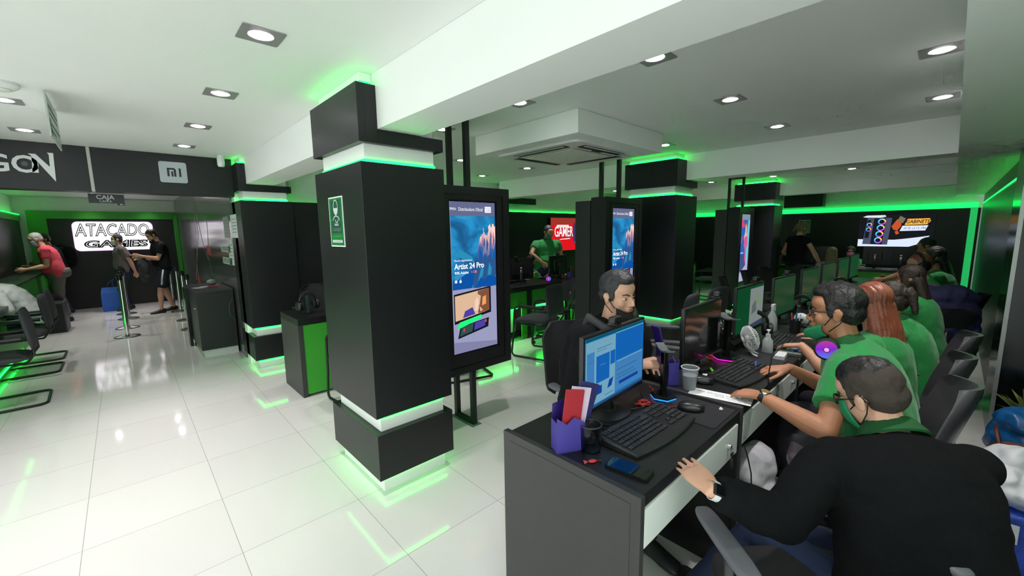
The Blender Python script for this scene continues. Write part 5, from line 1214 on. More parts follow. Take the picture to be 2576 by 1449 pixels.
    for q in (-1, 1):
        hel(b, (.062, q*.036, -.026), (.023, .024, .028)); hel(b, (.101, q*.011, -.036), (.010, .009, .008)); hel(b, (-.004, q*.080, -.008), (.018, .008, .030)); hel(b, (-.012, q*.085, .004), (.016, .007, .020))
    capsule(b, hp(.088, 0, .010), hp(.110, 0, -.030), .0085*hs, .0125*hs, 10)
    hel(b, (.098, 0, -.0565), (.009, .022, .0045), 14, 8); hel(b, (.097, 0, -.068), (.009, .019, .0055), 14, 8)
    for sgn in (1, -1):
        S_, E_, W_ = arms[sgn]
        b.ell(S_-dtop*.008, (.052*sc,)*3)
        muscle(b, S_, E_, [(-.1, .03), (0, .052*sc), (.35, .050*sc), (.8, .040*sc), (1, .039*sc), (1.05, .02)])
        b.ell(E_, (.038*sc,)*3)
        muscle(b, E_, W_, [(-.05, .02), (0, .038*sc), (.25, .043*sc), (.65, .033*sc), (.95, .026*sc), (1.05, .022)])
        hd = (Lhand if sgn == 1 else Rhand) or {}
        d_ = V(hd.get('d', (W_-E_).normalized())); n_ = V(hd.get('n', Ltop*sgn if not sit else Z))
        x_ = n_.cross(d_).normalized(); want = V(hd['thumb_to']) if 'thumb_to' in hd else (Ltop*-sgn if sit else F); sd_ = 1 if x_.dot(want) > 0 else -1
        hand(b, W_, d_, n_, sd_, sc, hd.get('curl', .35), hd.get('spread', .12), hd.get('thumb', .6))
        H, K, A = legs[sgn]
        muscle(b, H, K, [(-.1, .05), (0, .083*sc), (.4, .075*sc), (.85, .055*sc), (1, .052*sc), (1.06, .03)]); b.ell(K, (.052*sc,)*3)
        muscle(b, K, A, [(-.05, .03), (0, .050*sc), (.3, .055*sc), (.7, .038*sc), (1, .033*sc), (1.08, .03)])
    emit('body', b, vox, skin, smooth=2)
    # ---- eyes, brows, lips
    e = MB(); ed = MB(); br = MB()
    for q in (-1, 1):
        hel(e, (.0755, q*.031, .0005), (.0115, .0130, .0058), 12, 8); hel(ed, (.0858, q*.031, .0), (.0040, .0058, .0058), 10, 6)
        capsule(br, hp(.0925, q*.014, .020), hp(.088, q*.030, .0265), .0045*hs, .0045*hs, 6); capsule(br, hp(.088, q*.030, .0265), hp(.076, q*.047, .022), .0045*hs, .0025*hs, 6)
    el = MB()
    for q in (-1, 1): hel(el, (.0752, q*.031, .0062), (.0128, .0150, .0036), 12, 8); hel(el, (.0750, q*.031, -.0052), (.0120, .0140, .0030), 12, 8)
    raw('eyelid', el, skin)
    raw('eye', e, eye_w); raw('iris', ed, eye_d); raw('eyebrow', br, hair_m if hair_m not in (hair_white,) else hair_grey)
    lp = MB(); hel(lp, (.1005, 0, -.0572), (.0075, .0205, .0038), 14, 8); hel(lp, (.0995, 0, -.0675), (.0075, .0175, .0048), 14, 8)
    if mask is None or mask_low: raw('lips', lp, lip_m)
    # ---- clothes
    cv = cvox or max(vox, .008)
    c = MB(); torso(c, loose+.004)
    for sgn in (1, -1):
        S_, E_, W_ = arms[sgn]; g = sleeve_r+puff
        c.ell(S_-dtop*.008, (.052*sc+g*.8,)*3); capsule(c, neck0-dtop*.025, S_-Ltop*sgn*.03-dtop*.004, .048*sc+g*.4, .047*sc+g*.7)
        if sleeve <= 1.0:
            En = S_+(E_-S_)*sleeve; muscle(c, S_, En, [(-.05, .03), (0, .050*sc+g*.8), (.6, .050*sc+g), (.97, .048*sc+g*1.15), (1.0, .046*sc+g)])
        else:
            muscle(c, S_, E_, [(-.05, .03), (0, .050*sc+g*.8), (.4, .050*sc+g), (1, .043*sc+g), (1.05, .03)]); c.ell(E_, (.042*sc+g,)*3)
            En = E_+(W_-E_)*min(1, (sleeve-1)); muscle(c, E_, En, [(-.05, .03), (0, .042*sc+g), (.3, .044*sc+g), (.9, .032*sc+g*.8), (1.0, .031*sc+g*.8)])
    # cut the hem: shirt reaches the hips
    emit('shirt' if sleeve <= 1 else 'jacket', c, cv, shirt, smooth=3, disp=.006 if sleeve <= 1 else .009, dscale=9)
    if collar is not None:
        k = MB(); cc = neck0+dtop*.002
        for lay, (r_, up) in enumerate(((.066, .0), (.074, -.018))):
            rings = []
            for j in range(25):
                a = 2*PI*j/24+.0; opening = abs(a-PI/2)
            vs = []; n = 28
            for j in range(n+1):
                a = PI/2+.28+(2*PI-.56)*j/n
                dirv = Ltop*math.cos(a)+Fd*math.sin(a); fr = math.sin(a)
                for (rr_, zz_) in ((.060, .040), (.064, .042), (.080, -.002-.022*max(0, fr)), (.074, -.006-.02*max(0, fr))):
                    q_ = collar_s if rr_ > .066 else 1+(collar_s-1)*.4; vs.append(cc+dirv*rr_*q_*sc+dtop*(zz_*(1+(collar_s-1)*.6)-.012*max(0, fr)+(collar_s-1)*.03)*sc)
            fs = [(4*j+i, 4*j+(i+1) % 4, 4*j+4+(i+1) % 4, 4*j+4+i) for j in range(n) for i in range(4)]+[(0, 1, 2, 3), (4*n, 4*n+3, 4*n+2, 4*n+1)]
            if lay == 0: k.add(vs, fs)
        raw('collar', k, collar, smooth=True, angle=50)
    t = MB(); 
    rings = []
    for s_, wd, dp in ((-.105, .08, .07), (-.075, .15, .108), (0, .178, .125), (.05, .174, .120), (.062, .15, .10)):
        cc, d_ = at(max(0, s_*sc)); cc = cc+d_*min(0, s_*sc); fd = Lf.cross(d_).normalized()
        rings.append([cc+Lf*math.cos(2*PI*j/24)*(wd*wide*sc+.006)+fd*math.sin(2*PI*j/24)*(dp*sc+.006+belly*.5) for j in range(24)])
    t.loft(rings)
    for sgn in (1, -1):
        H, K, A = legs[sgn]
        if shorts: K2 = H+(K-H)*.93; muscle(t, H, K2, [(-.1, .06), (0, .096*sc), (.5, .095*sc), (1, .085*sc)])
        else:
            muscle(t, H, K, [(-.1, .06), (0, .095*sc), (.4, .088*sc), (1, .068*sc), (1.05, .05)]); t.ell(K, (.067*sc,)*3); A2 = A+(K-A)*.0
            muscle(t, K, A2, [(-.04, .05), (0, .066*sc), (.4, .064*sc), (1, .052*sc)])
    emit('shorts' if shorts else 'trousers', t, max(cv, .009), pants, smooth=3, disp=.006, dscale=8)
    for sgn in (1, -1):
        H, K, A = legs[sgn]; s_ = MB()
        toe = F.copy() if feet is None or True else F
        rings = []
        for f, wd, h0, h1 in ((-.075, .020, .012, .05), (-.065, .032, .0, .085), (-.02, .037, .0, .095), (.04, .038, 0, .080), (.10, .046, 0, .055), (.155, .042, 0, .042), (.185, .022, .004, .028)):
            c0 = V((A.x, A.y, 0))+F*f*sc; rings.append([c0+Lf*math.cos(2*PI*j/16)*wd*sc+Z*max(.001, ((h0+h1)/2+math.sin(2*PI*j/16)*(h1-h0)/2))*sc for j in range(16)])
        s_.loft(rings); raw('shoe', s_, shoes, angle=60)
    # ---- hair
    if hair:
        h = MB(); hd_ = .004
        if hair in ('short', 'quiff', 'fade'):
            hel(h, (-.020, 0, .052), (.096, .082, .086), 28, 18); hel(h, (-.048, 0, .002), (.062, .074, .066), 24, 16)
            if hair == 'quiff': hel(h, (.040, .0, .098), (.050, .056, .034)); hel(h, (.0, 0, .115), (.07, .06, .03)); hd_ = .0045
            for q in (-1, 1): hel(h, (.018, q*.070, .020), (.018, .010, .040))
        elif hair == 'fade':
            pass
        if hair in ('long', 'tied'):
            hel(h, (-.018, 0, .055), (.102, .090, .092), 28, 18); hel(h, (-.045, 0, -.005), (.072, .086, .080), 24, 16)
            for q in (-1, 1): hel(h, (.018, q*.072, .0), (.036, .018, .085))
        if hair == 'long':
            rings = []; bk = V((-Hf.x, -Hf.y, 0)).normalized(); b0 = hp(-.055, 0, .02)
            for k_ in range(11):
                s_ = k_/10; c_ = b0-Z*(.40*s_)+bk*(.03*math.sin(PI*s_*.5)+.05*s_)-F*.04*s_; wd = .080+.020*math.sin(PI*s_*.8)-.02*s_**3; dp = .052-.018*s_
                rings.append([c_+Hl*math.cos(2*PI*j/24)*wd*sc+bk*math.sin(2*PI*j/24)*dp*sc for j in range(24)])
            h.loft(rings); hd_ = .004
        if hair == 'tied' or ponytail:
            hel(h, (-.125, 0, .045), (.035, .04, .04)); capsule(h, hp(-.14, 0, .03), hp(-.15, .01, -.10), .028, .014)
        gr = None
        if hair == 'long': gr = lambda p: .002*math.sin(p.dot(Hl)*300+noise.noise(p*6)*5)
        ho = emit('hair', h, min(vox, .006) if hair != 'long' else .006, hair_m, smooth=2, disp=hd_, dscale=26 if hair != 'long' else 10, grooves=gr)
        if hair == 'fade': ho.data.materials.clear(); ho.data.materials.append(hair_fade)
        if hair == 'fade':
            h = MB(); hel(h, (-.012, 0, .082), (.092, .072, .062), 28, 16); emit('hair_top', h, .005, hair_m, smooth=2, disp=.005, dscale=30)
    if beard:
        h = MB(); hel(h, (.034, 0, -.078), (.056, .052, .040)); hel(h, (.02, 0, -.05), (.05, .064, .045)); emit('beard', h, .005, hair_fade, smooth=2)
    # ---- mask and glasses
    if mask is not None:
        k = MB(); n, mrows = 20, 9; vs = []; lo = -.020 if mask_low else .0
        for i in range(mrows+1):
            v_ = i/mrows; u_ = (-.012-.108*v_)+ (lo*1.6 if mask_low else 0); bul = math.sin(PI*min(1, v_*1.05))**.7
            if mask_low: u_ = -.080-.060*v_
            for j in range(n+1):
                a = -1.25+2.5*j/n; r_f = .060+.026*bul-.014*v_+(.016*bul if mask_low else 0); 
                vs.append(hp(.028-.01*v_+(r_f+.012)*math.cos(a), (.072-.02*v_*v_)*math.sin(a), u_-.0*math.cos(a)+(.018*abs(math.sin(a))*(1-v_) if not mask_low else .035*abs(math.sin(a))**2)))
        fs = [(i*(n+1)+j, i*(n+1)+j+1, (i+1)*(n+1)+j+1, (i+1)*(n+1)+j) for i in range(mrows) for j in range(n)]
        k.add(vs, fs); mo = raw('face_mask', k, mask); sol = mo.modifiers.new('thickness', 'SOLIDIFY'); sol.thickness = .003; sol.offset = 1
        k = MB()
        for q in (-1, 1):
            k.tube([hp(.045, q*.068, -.030 if not mask_low else -.055), hp(.015, q*.082, -.012), hp(-.022, q*.088, .022), hp(-.034, q*.086, -.008), hp(-.012, q*.080, -.045), hp(.03, q*.066, -.085)], .0022, 6)
        raw('ear_loop', k, mask if mask is not mask_green else mask_black)
    if glasses:
        k = MB()
        for q in (-1, 1):
            pts = [hp(.110-.010*abs(math.cos(a)) if False else .106-.012*max(0, math.cos(a)), q*(.033+.026*math.cos(a)), .002+.019*math.sin(a)*(1 if math.sin(a) > 0 else 1.0)) for a in [2*PI*i/24 for i in range(24)]]
            k.tube(pts, .0017, 6, closed=True); k.tube([hp(.094, q*.059, .008), hp(.05, q*.079, .010), hp(-.005, q*.086, .010), hp(-.03, q*.084, -.004)], .0022, 6)
        k.tube([hp(.107, -.007, .004), hp(.110, 0, .007), hp(.107, .007, .004)], .0016, 6)
        raw('glasses', k, black_plastic)
        k = MB()
        for q in (-1, 1): k.add([hp(.105-.012*max(0, math.cos(a)), q*(.033+.025*math.cos(a)), .002+.018*math.sin(a)) for a in [2*PI*i/24 for i in range(24)]], [tuple(range(24))])
        raw('lens', k, glass)
    return dict(root=root, HC=HC, HR=HR, hp=hp, neck=neck0, S=S, arms=arms, F=F, L=Ltop, dtop=dtop, Fd=Fd, at=at, raw=raw, TI=TI, HF=Hf, HL=Hl, HU=Hu)

def watch(label, p, sgn, digital=False, band=None, up=(0, 0, 1)):
    S_, E_, W_ = p['arms'][sgn]; d_ = (W_-E_).normalized(); c = W_-d_*.012
    t = thing('wrist_watch', label, 'watch', c)
    up = V(up); up = (up-d_*up.dot(d_)).normalized(); x_ = up.cross(d_)
    M = Matrix((x_, d_, up)).transposed().to_4x4(); M.translation = c; t.matrix_world = M
    link('strap', MB().loft([[(r_*math.cos(2*PI*j/28), y_, r_*.86*math.sin(2*PI*j/28)) for j in range(28)] for r_, y_ in ((.0275, -.011), (.0295, -.011), (.0295, .011), (.0275, .011))]+[[(.0275*math.cos(2*PI*j/28), -.011, .0275*.86*math.sin(2*PI*j/28)) for j in range(28)]], caps=False), band or black_plastic, t, smooth=True, angle=40)
    if digital: link('case', MB().box(-.017, .017, -.021, .021, .020, .032, .005), black_metal, t, smooth=False); link('dial', MB().box(-.014, .014, -.018, .018, .032, .0325), mat('phone_glass'), t)
    else:
        link('case', MB().lathe([(0, .020), (.021, .020), (.022, .028), (.019, .033), (0, .033)], 28), steel, t, smooth=True, angle=40)
        link('dial', MB().disc((0, 0, .0332), .017, 24), mat('dial_gold', s2l(165, 130, 60), .4, .4), t)
        link('hand', MB().box(-.001, .001, 0, .013, .0335, .0338).box(-.0, .009, -.001, .001, .0335, .0338), ink, t)
    return t

# -------- nearest man: dark jacket, green collar, cropped hair
A_ = person('person in dark jacket with cropped hair seated at the nearest desk, back to the camera', 1.565, -.06, 38, hip_z=.455, lean=.41, curve=.38, side=-.10, head_yaw=66, head_pitch=.42, head_roll=-.12, sc=1.03, wide=1.15, belly=.03, feet=((1.64, .62, .085), (1.88, .52, .085)),
            L=(1.225, .435, .832), Lh=(-.5, -.3, -1), R=(1.86, .22, .62), Rh=(.4, -.5, -.3), Lhand=dict(d=(.105, .157, .01), n=(-.5, -.3, .8), curl=.10, spread=.05, thumb=.35, thumb_to=(1, -.3, 0)), Rhand=dict(n=(0, 0, 1)),
            shirt=jacket_m, sleeve=1.90, sleeve_r=.018, pants=denim, hair='fade', hair_m=hair_black, mask=mask_green, glasses=True, collar=green_dark, vox=.0045, skin=SK3, cvox=.008, puff=.004, loose=.024, collar_s=1.3)
watch('square black smartwatch on the left wrist of the man in the dark jacket', A_, 1, True, white_plastic, (-.75, -.35, .8))
# -------- employee with glasses and headphones
B_ = person('person in green polo typing, with glasses, lowered green mask and headphones around the neck', 2.41, .10, 92, hip_z=.56, lean=.24, curve=.30, side=0, head_yaw=97, head_pitch=.10, sc=1.06, wide=1.18, belly=.04,
            L=(2.035, .53, .862), Lh=(-.8, -.5, -.7), R=(2.56, .545, .862), Rh=(.6, -.5, -.7), Lhand=dict(d=(.06, .17, -.03), n=(-.2, -.1, 1), curl=.28, spread=.2, thumb_to=(1, 0, 0)), Rhand=dict(d=(-.10, .16, -.03), n=(0, 0, 1), curl=.30, spread=.15, thumb_to=(-1, 0, 0)),
            shirt=green_shirt, sleeve=.62, sleeve_r=.022, pants=trouser_dark, feet=((2.76, .50, .085), (2.98, .42, .085)), hair='quiff', hair_m=hair_black, mask=mask_green, mask_low=True, glasses=True, collar=green_dark, vox=.0045, skin=SK2, cvox=.007, loose=.018)
watch('gold faced wrist watch on the left wrist of the employee with glasses', B_, 1)
nk = B_['neck']; HM = Matrix((V((1, 0, 0)), V((0, -.5, .85)), V((0, -.85, -.5)))).transposed()
Mh_ = Matrix.Translation(nk+V((-.01, .115, -.015)))@Matrix.Rotation(.12, 4, 'Z')@Matrix.Rotation(math.radians(82), 4, 'X')@Matrix.Scale(1.05, 4)
headset('headset with purple glowing cups worn round the neck of the employee with glasses', 0, 0, 0, M=Mh_)
tag(link('pen', MB().tube([(-.055, 0, 0), (.05, 0, 0)], .0045, 8), mat('pen2'), M=T(2.47, .68, .878)@RZ(.25)@RY(.1)), 'blue pen held in the right hand of the employee with glasses', 'pen')
# -------- long haired employee
person('person with long copper hair and a green shirt, third at the front row', 3.06, .15, 85, hip_z=.53, lean=.12, curve=.22, head_yaw=52, head_pitch=.10, sc=.98, wide=1.0, L=(3.10, .60, .865), Lh=(-.5, -.5, -.6), Lhand=dict(d=(.0, .18, -.03), n=(0, 0, 1), curl=.3), R=(3.45, .55, .85), Rh=(.5, -.5, -.6), Rhand=dict(n=(0, 0, 1)),
       shirt=green_shirt, hair='long', hair_m=hair_copper, skin=SK1, vox=.006, pants=trouser_dark)
person('person in green polo with short dark hair, fourth at the front row', 3.70, .05, 85, hip_z=.52, lean=.2, curve=.3, head_yaw=70, head_pitch=.2, sc=.95, L=(3.6, .55, .85), R=(3.9, .52, .85), Lhand=dict(n=(0, 0, 1)), Rhand=dict(n=(0, 0, 1)), hair='tied', hair_m=hair_brown, skin=SK2, vox=.008, collar=green_dark)
person('person in a green shirt with long dark hair, fifth at the front row', 4.78, .06, 80, hip_z=.55, lean=.15, curve=.25, head_yaw=90, sc=.95, L=(4.6, .6, .85), R=(4.9, .55, .85), hair='long', hair_m=hair_brown, skin=SK2, vox=.009)
C6 = person('person in pale green shirt with short reddish hair and headset in the front row', 6.0, .06, 95, hip_z=.555, lean=.12, curve=.25, head_yaw=120, head_pitch=.15, sc=1.0, wide=1.05, L=(5.8, .6, .85), R=(6.1, .58, .85), shirt=mat('pale_green_shirt', s2l(95, 190, 120), .85, var=.06, nscale=100, bump=.15), hair='short', hair_m=hair_red, skin=SK3, vox=.008, collar=mat('pale_collar', s2l(160, 200, 140), .8))
person('person in a green shirt with black hair, seventh at the front row', 6.9, .0, 95, hip_z=.58, lean=.1, curve=.2, head_yaw=100, sc=1.0, L=(6.7, .55, .85), R=(7.0, .55, .85), hair='long', hair_m=hair_black, skin=SK2, vox=.010)
person('person in green shirt and grey trousers at the far end of the front row', 8.1, -.02, 85, hip_z=.70, lean=.30, curve=.2, sit=False, sc=1.0, head_yaw=90, head_pitch=.3, L=(7.8, .62, .86), R=(8.2, .6, .86), pants=trouser_grey, hair='short', hair_m=hair_black, skin=SK2, vox=.010)
# -------- visitor with backpack and lowered black mask
D_ = person('person with salt-and-pepper hair, lowered black mask and backpack, seated across the desks', 1.95, 1.42, -97, hip_z=.61, lean=.20, curve=.28, head_yaw=-99, head_pitch=.12, head_roll=.06, sc=1.04, wide=1.1, belly=.03,
            R=(1.98, 1.10, .885), Rh=(-.7, .3, -.6), L=(2.12, 1.12, .86), Rhand=dict(d=(.13, -.10, .03), n=(-.5, -.2, .8), curl=.75, thumb=.35), Lhand=dict(n=(0, 0, 1)),
            shirt=black_cloth, sleeve=.6, pants=trouser_dark, hair='quiff', hair_m=hair_grey, mask=mask_black, mask_low=True, skin=SK3, vox=.0045, cvox=.008)
neckp = D_['neck']
bp = thing('backpack', 'black backpack with dark red edging on the back of the man in the mask', 'backpack', (neckp.x, neckp.y+.10, 0))
b = MB(); b.ell((0, .115, .80), (.165, .10, .26)); b.ell((0, .10, .98), (.13, .085, .12)); b.ell((0, .17, .70), (.12, .07, .15))
me = remesh(b, .009, 3, .006, 9); me.materials.append(black_cloth); o = bpy.data.objects.new('bag_body', me); COL.objects.link(o); o.parent = bp
link('edging', MB().tube([(-.14+.28*i/12, .115, .80+.24*math.sin(PI*(.12+.76*i/12))+.03) for i in range(13)], .006, 6), mat('maroon', s2l(70, 22, 26), .6), bp, smooth=True)
for q in (-1, 1):
    sh = D_['S'][q]-V((neckp.x, neckp.y+.10, 0)); m = MB()
    inward = V((-sh.x*.35, 0, 0))
    m.tube([V((q*.08, .06, 1.00)), sh+inward+V((0, .01, .088)), sh+inward+V((0, -.10, .045)), sh+inward+V((0, -.155, -.10)), sh+inward+V((0, -.12, -.26)), V((q*.15, .05, .66))], [.022, .026, .026, .024, .018, .01], 8)
    link('shoulder_strap', m, fabric_grey if q < 0 else black_cloth, bp, smooth=True)
# -------- back row
person('person standing in green polo and green mask by the red television', 5.93, 5.33, -112, hip_z=.90, lean=-.05, curve=.12, sit=False, sc=1.04, wide=1.25, belly=.10, head_yaw=-100, head_pitch=.35, R=(5.62, 5.16, 1.03), Rh=(-1, .3, 0), L=(6.2, 5.1, .88),
       Rhand=dict(d=(.12, -.05, -.08), n=(-.3, -1, .2), curl=.3), shirt=green_shirt, pants=denim, hair='short', hair_m=hair_grey, mask=mask_green, skin=SK1, vox=.007, sleeve=.5, sleeve_r=.02, collar=green_dark)
person('person with dark hair and green mask seated behind a back row monitor', 5.18, 5.22, -82, hip_z=.47, lean=.12, curve=.2, head_yaw=-55, head_pitch=.3, sc=.93, L=(5.5, 4.88, .85), Lh=(.5, .3, -.8), R=(5.05, 4.9, .85), hair='long', hair_m=hair_black, mask=mask_green, skin=SK1, vox=.008)
# -------- queue side
person('person in coral red t-shirt with white hair leaning on the green counter', -.95, 11.6, 185, hip_z=.96, lean=.14, curve=.28, sit=False, sc=1.0, wide=1.15, belly=.10, head_yaw=195, head_pitch=.45, L=(-1.30, 11.35, 1.06), R=(-1.28, 11.75, 1.08), Lh=(0, 0, -1), Rh=(0, 0, -1),
       shirt=red_tee, pants=trouser_grey, hair='short', hair_m=hair_white, mask=mask_blue, skin=SK3, vox=.009)
person('person in a dark grey shirt and jeans at the counter behind the man in red', -1.0, 12.85, 190, hip_z=.92, lean=.12, curve=.25, sit=False, sc=1.02, head_yaw=200, head_pitch=.3, L=(-1.3, 12.7, 1.1), shirt=mat('charcoal_tee', s2l(52, 52, 60), .9, var=.1, nscale=100, bump=.15), pants=denim, hair='short', hair_m=hair_brown, skin=SK2, vox=.010)
person('person in grey t-shirt, jeans and white mask waiting in the queue', -.03, 12.55, 190, hip_z=.90, lean=.02, curve=.08, sit=False, sc=.98, wide=1.1, belly=.05, head_yaw=185, head_pitch=.1, L=(.16, 12.38, .80), R=(-.12, 12.7, .75), shirt=grey_tee, pants=denim, hair='short', hair_m=hair_grey, mask=mask_white, skin=SK3, vox=.009, sleeve=.65, sleeve_r=.028)
E_ = person('person in black t-shirt and navy shorts looking at a phone in the queue', .58, 11.55, 195, hip_z=.96, lean=.02, curve=.12, sit=False, sc=1.05, wide=1.1, belly=.04, head_yaw=200, head_pitch=.6, L=(.26, 11.32, 1.22), Lh=(.3, .2, -1), R=(.22, 11.60, 1.18), Rh=(.3, .2, -1), shirt=black_cloth, shorts=True, pants=short_navy, hair='short', hair_m=hair_brown, mask=mask_black, mask_low=True, skin=SK3, vox=.009, sleeve=.6,
        feet=((.46, 11.40, .085), (.68, 11.70, .085)))
E_['root'].name = 'person'
o = E_['raw']('side_stripe', MB().tube([V((.57, 11.37, .92)), V((.535, 11.345, .75)), V((.515, 11.335, .60))], .018, 6), white_plastic)
person('person in white shirt and jeans bending forward in a chair at the left edge', -.92, 8.28, 178, hip_z=.58, lean=.45, curve=.5, sc=1.03, wide=1.25, belly=.05, head_yaw=180, head_pitch=.8, L=(-1.35, 8.0, .66), R=(-1.35, 8.5, .66), shirt=white_shirt, sleeve=1.8, pants=denim, hair='short', hair_m=hair_black, skin=SK2, vox=.010, feet=((-1.38, 8.15, .085), (-1.38, 8.40, .085)))
phone2 = phone('phone held by the man in the black t-shirt', .10, 11.46, 0, z=1.24)
# -------- far end
person('person standing in a black top with tied fair hair, hand resting ahead', 9.72, 2.12, -35, hip_z=.92, lean=.05, curve=.15, sit=False, sc=1.0, wide=1.05, head_yaw=-50, head_pitch=.4, R=(9.80, 1.72, .90), Rh=(-.5, -.3, 0), L=(10.0, 2.2, .95), Rhand=dict(n=(0, -.3, 1)), shirt=black_cloth, sleeve=.3, pants=trouser_dark, hair='tied', hair_m=hair_blonde, skin=SK3, vox=.009)
person('person with long fair hair in pale shirt seated at the far end, back turned', 9.66, 1.52, 10, hip_z=.46, lean=.08, curve=.15, head_yaw=5, sc=.97, shirt=light_shirt, sleeve=1.5, hair='long', hair_m=hair_blonde, skin=SK3, vox=.010, L=(10.1, 1.7, .84), R=(10.1, 1.35, .84))
person('person in green shirt with pink mask facing the camera at the far end', 11.15, 1.44, 182, hip_z=.46, lean=.05, curve=.15, head_yaw=186, sc=.93, shirt=green_shirt, hair='long', hair_m=hair_black, mask=mask_pink, skin=SK2, vox=.010, L=(10.8, 1.3, .84), R=(10.8, 1.65, .84))
person('person in a patterned brown dress half hidden behind the farthest pillar', 10.0, 2.62, -60, hip_z=.48, lean=.1, curve=.2, head_yaw=-60, head_pitch=.4, sc=.95, shirt=mat('patterned_brown', s2l(120, 82, 60), .9, var=.6, nscale=24), hair='long', hair_m=hair_brown, skin=SK1, vox=.010)
headset('black headset on the reddish-haired employee', 0, 0, 0, glow=False, M=Matrix.Translation(C6['HC']-C6['HU']*.055)@Matrix((C6['HL'], C6['HF'], C6['HU'])).transposed().to_4x4())

# ================================================================= bags, jacket, far end desks
def blob(name, parts, m_, vox=.008, disp=.012, ds=10, parent=None):
    b = MB()
    for c_, r_ in parts: b.ell(c_, r_)
    me = remesh(b, vox, 2, disp, ds); me.materials.append(m_); me.name = name
    o = bpy.data.objects.new(name, me); COL.objects.link(o); o.parent = parent; return o
bag_white = mat('white_bag', (.72, .72, .76), .45, var=.1, nscale=20, bump=.3)
t = thing('plastic_bag', 'white plastic bag standing under the second desk', 'bag', (2.33, .62, 0)); blob('bag_body', [((0, 0, .18), (.17, .12, .18)), ((.02, 0, .34), (.15, .09, .13))], bag_white, .008, .02, 9, t)
link('handle', MB().tube([(-.05, 0, .36), (-.03, .0, .42), (.02, 0, .43), (.05, 0, .37)], .006, 6), bag_white, t, smooth=True)
t = thing('shopping_bag', 'bright blue shopping bag held beside the queueing man in grey', 'bag', (-.30, 12.62, 0)); bb = mat('blue_bag', s2l(50, 105, 205), .6, var=.15, nscale=12, bump=.3)
m = MB(); m.loft([[(sx*w_, sy*d_, z_) for sx, sy in ((-1, -1), (1, -1), (1, 1), (-1, 1))] for w_, d_, z_ in ((.15, .07, 0.002), (.16, .085, .1), (.155, .08, .4), (.13, .02, .52))]); link('bag_body', m, bb, t)
link('handle', MB().tube([(-.05, 0, .51), (-.02, 0, .62), (.08, 0, .70), (.04, 0, .60), (.06, 0, .51)], .008, 6), bb, t, smooth=True)
t = thing('jacket', 'navy jacket draped over a swivel chair back in the staff aisle', 'jacket', (5.24, .06, 0), -1.15)
blob('jacket_body', [((-.02, -.16, .80), (.26, .09, .30)), ((-.02, -.14, 1.0), (.25, .10, .10)), ((-.20, -.14, .62), (.07, .07, .28)), ((.18, -.15, .62), (.07, .07, .27)), ((-.08, -.16, .52), (.14, .07, .16))], mat('navy_jacket', s2l(44, 42, 84), .8, var=.2, nscale=30, bump=.2), .010, .022, 8, t)
blob('lining', [((-.10, -.10, 1.04), (.14, .08, .06))], mat('mauve_lining', s2l(120, 100, 130), .7, var=.2, nscale=50, bump=.3), .010, .012, 12, t)
t = thing('bag', 'dark bag hanging on the back of the man in dark grey at the counter', 'bag', (-.84, 12.9, 0)); blob('bag_body', [((0, 0, 1.22), (.12, .15, .24))], black_cloth, .012, .01, 8, t); link('strap', MB().tube([(-.02, -.02, 1.4), (-.12, -.03, 1.47), (-.22, -.04, 1.40)], .015, 6), black_cloth, t, smooth=True)
t = thing('bag', 'grey folded jacket and bag held by the man in the black t-shirt', 'bag', (.26, 11.40, 0)); blob('bag_body', [((0, 0, 1.0), (.09, .10, .20)), ((.02, .02, .80), (.07, .09, .12))], mat('charcoal_cloth', (.04, .045, .05), .8, var=.3, nscale=60, bump=.3), .010, .015, 10, t)
t = thing('bag', 'small black bag on the floor by the green counter', 'bag', (-1.0, 11.25, 0)); blob('bag_body', [((0, 0, .40), (.10, .14, .20)), ((0, 0, .2), (.11, .15, .20))], black_cloth, .012, .01, 8, t)
# right-hand heap
t = thing('basket', 'blue woven basket with a pale label at the bottom right corner', 'basket', (2.98, -.30, 0))
bl_ = mat('blue_weave', s2l(30, 70, 175), .5, var=.6, nscale=26, bump=.5); n = 40
rings = []
for k in range(22):
    z_ = .005+.31*k/21; rings.append([((.165+.05*k/21+.007*math.sin(j*PI/2+PI*(k % 2)))*math.cos(2*PI*j/n), (.13+.04*k/21+.007*math.sin(j*PI/2+PI*(k % 2)))*math.sin(2*PI*j/n), z_) for j in range(n)])
link('weave', MB().loft(rings), bl_, t, smooth=True); link('rim', MB().tube([(.218*math.cos(a), .172*math.sin(a), .32) for a in [2*PI*i/36 for i in range(36)]], .014, 8, closed=True), bl_, t, smooth=True)
link('label', MB().box(-.222, -.219, -.02, .08, .20, .29), mat('label_pale', (.55, .58, .62), .5), t)
t = thing('plastic_bag', 'crumpled white plastic bag heaped on the blue basket', 'bag', (2.98, -.30, 0)); blob('bag_body', [((0, 0, .39), (.19, .15, .07)), ((.05, .0, .45), (.10, .09, .09)), ((-.06, .05, .42), (.10, .08, .06))], bag_white, .008, .03, 9, t)
t = thing('basket', 'brown leather bag behind the white plastic bag on the right', 'bag', (3.62, -.36, 0)); t.name = 'handbag'
blob('bag_body', [((0, 0, .15), (.20, .15, .15)), ((0, 0, .26), (.17, .12, .09))], mat('brown_leather', s2l(110, 55, 40), .5, var=.2, nscale=30, bump=.2), .010, .008, 8, t); link('handle', MB().tube([(-.12, .05, .30), (-.08, .08, .41), (.08, .08, .41), (.12, .05, .30)], .010, 8), mat('brown_leather'), t, smooth=True)
t = thing('plastic_bag', 'blue and teal plastic bag by the black pillar at the right edge', 'bag', (4.12, -.42, 0)); blob('bag_body', [((0, 0, .20), (.20, .15, .20)), ((-.02, 0, .35), (.16, .12, .08))], mat('teal_bag', s2l(20, 95, 160), .35, var=.5, nscale=7, bump=.3), .010, .02, 8, t)
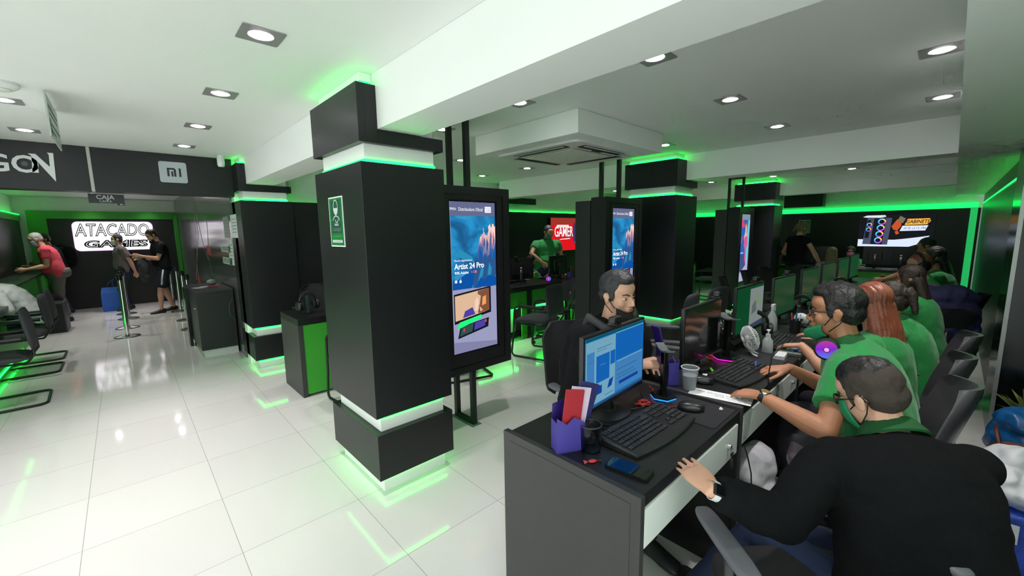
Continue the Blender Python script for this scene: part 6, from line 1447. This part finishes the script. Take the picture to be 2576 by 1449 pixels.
t = thing('potted_plant', 'gold and green leafy bunch at the right edge by the pillar', 'plant', (4.42, -.50, 0)); link('pot', MB().lathe([(0, 0), (.09, 0), (.12, .30), (.11, .30), (0, .28)], 20), mat('red_pot', s2l(150, 25, 25), .4), t, smooth=True, angle=40)
m = MB()
for k in range(46):
    a = random.uniform(0, 2*PI); tl = random.uniform(.2, 1.1); c_, s_ = math.cos(a), math.sin(a); p0 = V((c_*.04, s_*.04, .28)); d_ = V((c_*math.sin(tl), s_*math.sin(tl), math.cos(tl))); w_ = V((-s_, c_, 0))*.016; ln = random.uniform(.14, .26); p1 = p0+d_*ln*.6; p2 = p0+d_*ln+V((0, 0, -.03))
    m.add([p0, p1+w_, p2, p1-w_], [(0, 1, 2, 3)])
link('leaves', m, mat('gold_green_leaf', s2l(130, 140, 60), .35, var=.5, nscale=14), t)
t = thing('bag', 'black backpack on the floor against the right wall', 'bag', (7.55, -.18, 0)); blob('bag_body', [((0, 0, .2), (.14, .12, .2)), ((0, 0, .32), (.11, .10, .12))], black_cloth, .012, .01, 8, t)
# far end desks along the end wall
for i, (y0, y1, lb) in enumerate(((.35, 1.25, 'far end desk under the wall television'), (1.25, 2.15, 'far end desk of the person with the pink mask'), (2.15, 3.05, 'far end desk behind the farthest pillar'))):
    t = thing('desk', lb, 'desk', (10.2, y0, 0), group='desks along the far end'); W_ = y1-y0
    link('desktop', MB().box(0, .55, .001, W_-.001, .755, .80, .003), desk_top_m, t); link('side_panel', MB().box(.0, .55, .001, .03, 0, .754), desk_top_m, t); link('side_panel', MB().box(.0, .55, W_-.03, W_-.001, 0, .754), desk_top_m, t); link('front_panel', MB().box(.01, .03, .031, W_-.031, .1, .75), green_lam, t)
for i, (yy_, lb) in enumerate(((.62, 'dark monitor on the far end desk below the wall television'), (.98, 'dark monitor in the middle of the far end desks'), (2.25, 'dark monitor behind the standing woman'), (1.9, 'dark monitor beside the pink masked person'))):
    monitor(lb, 10.42, yy_, -PI/2+.1+PI, .46 if i > 1 else .34, .30, group='monitors on the far end desks', z0=.10)
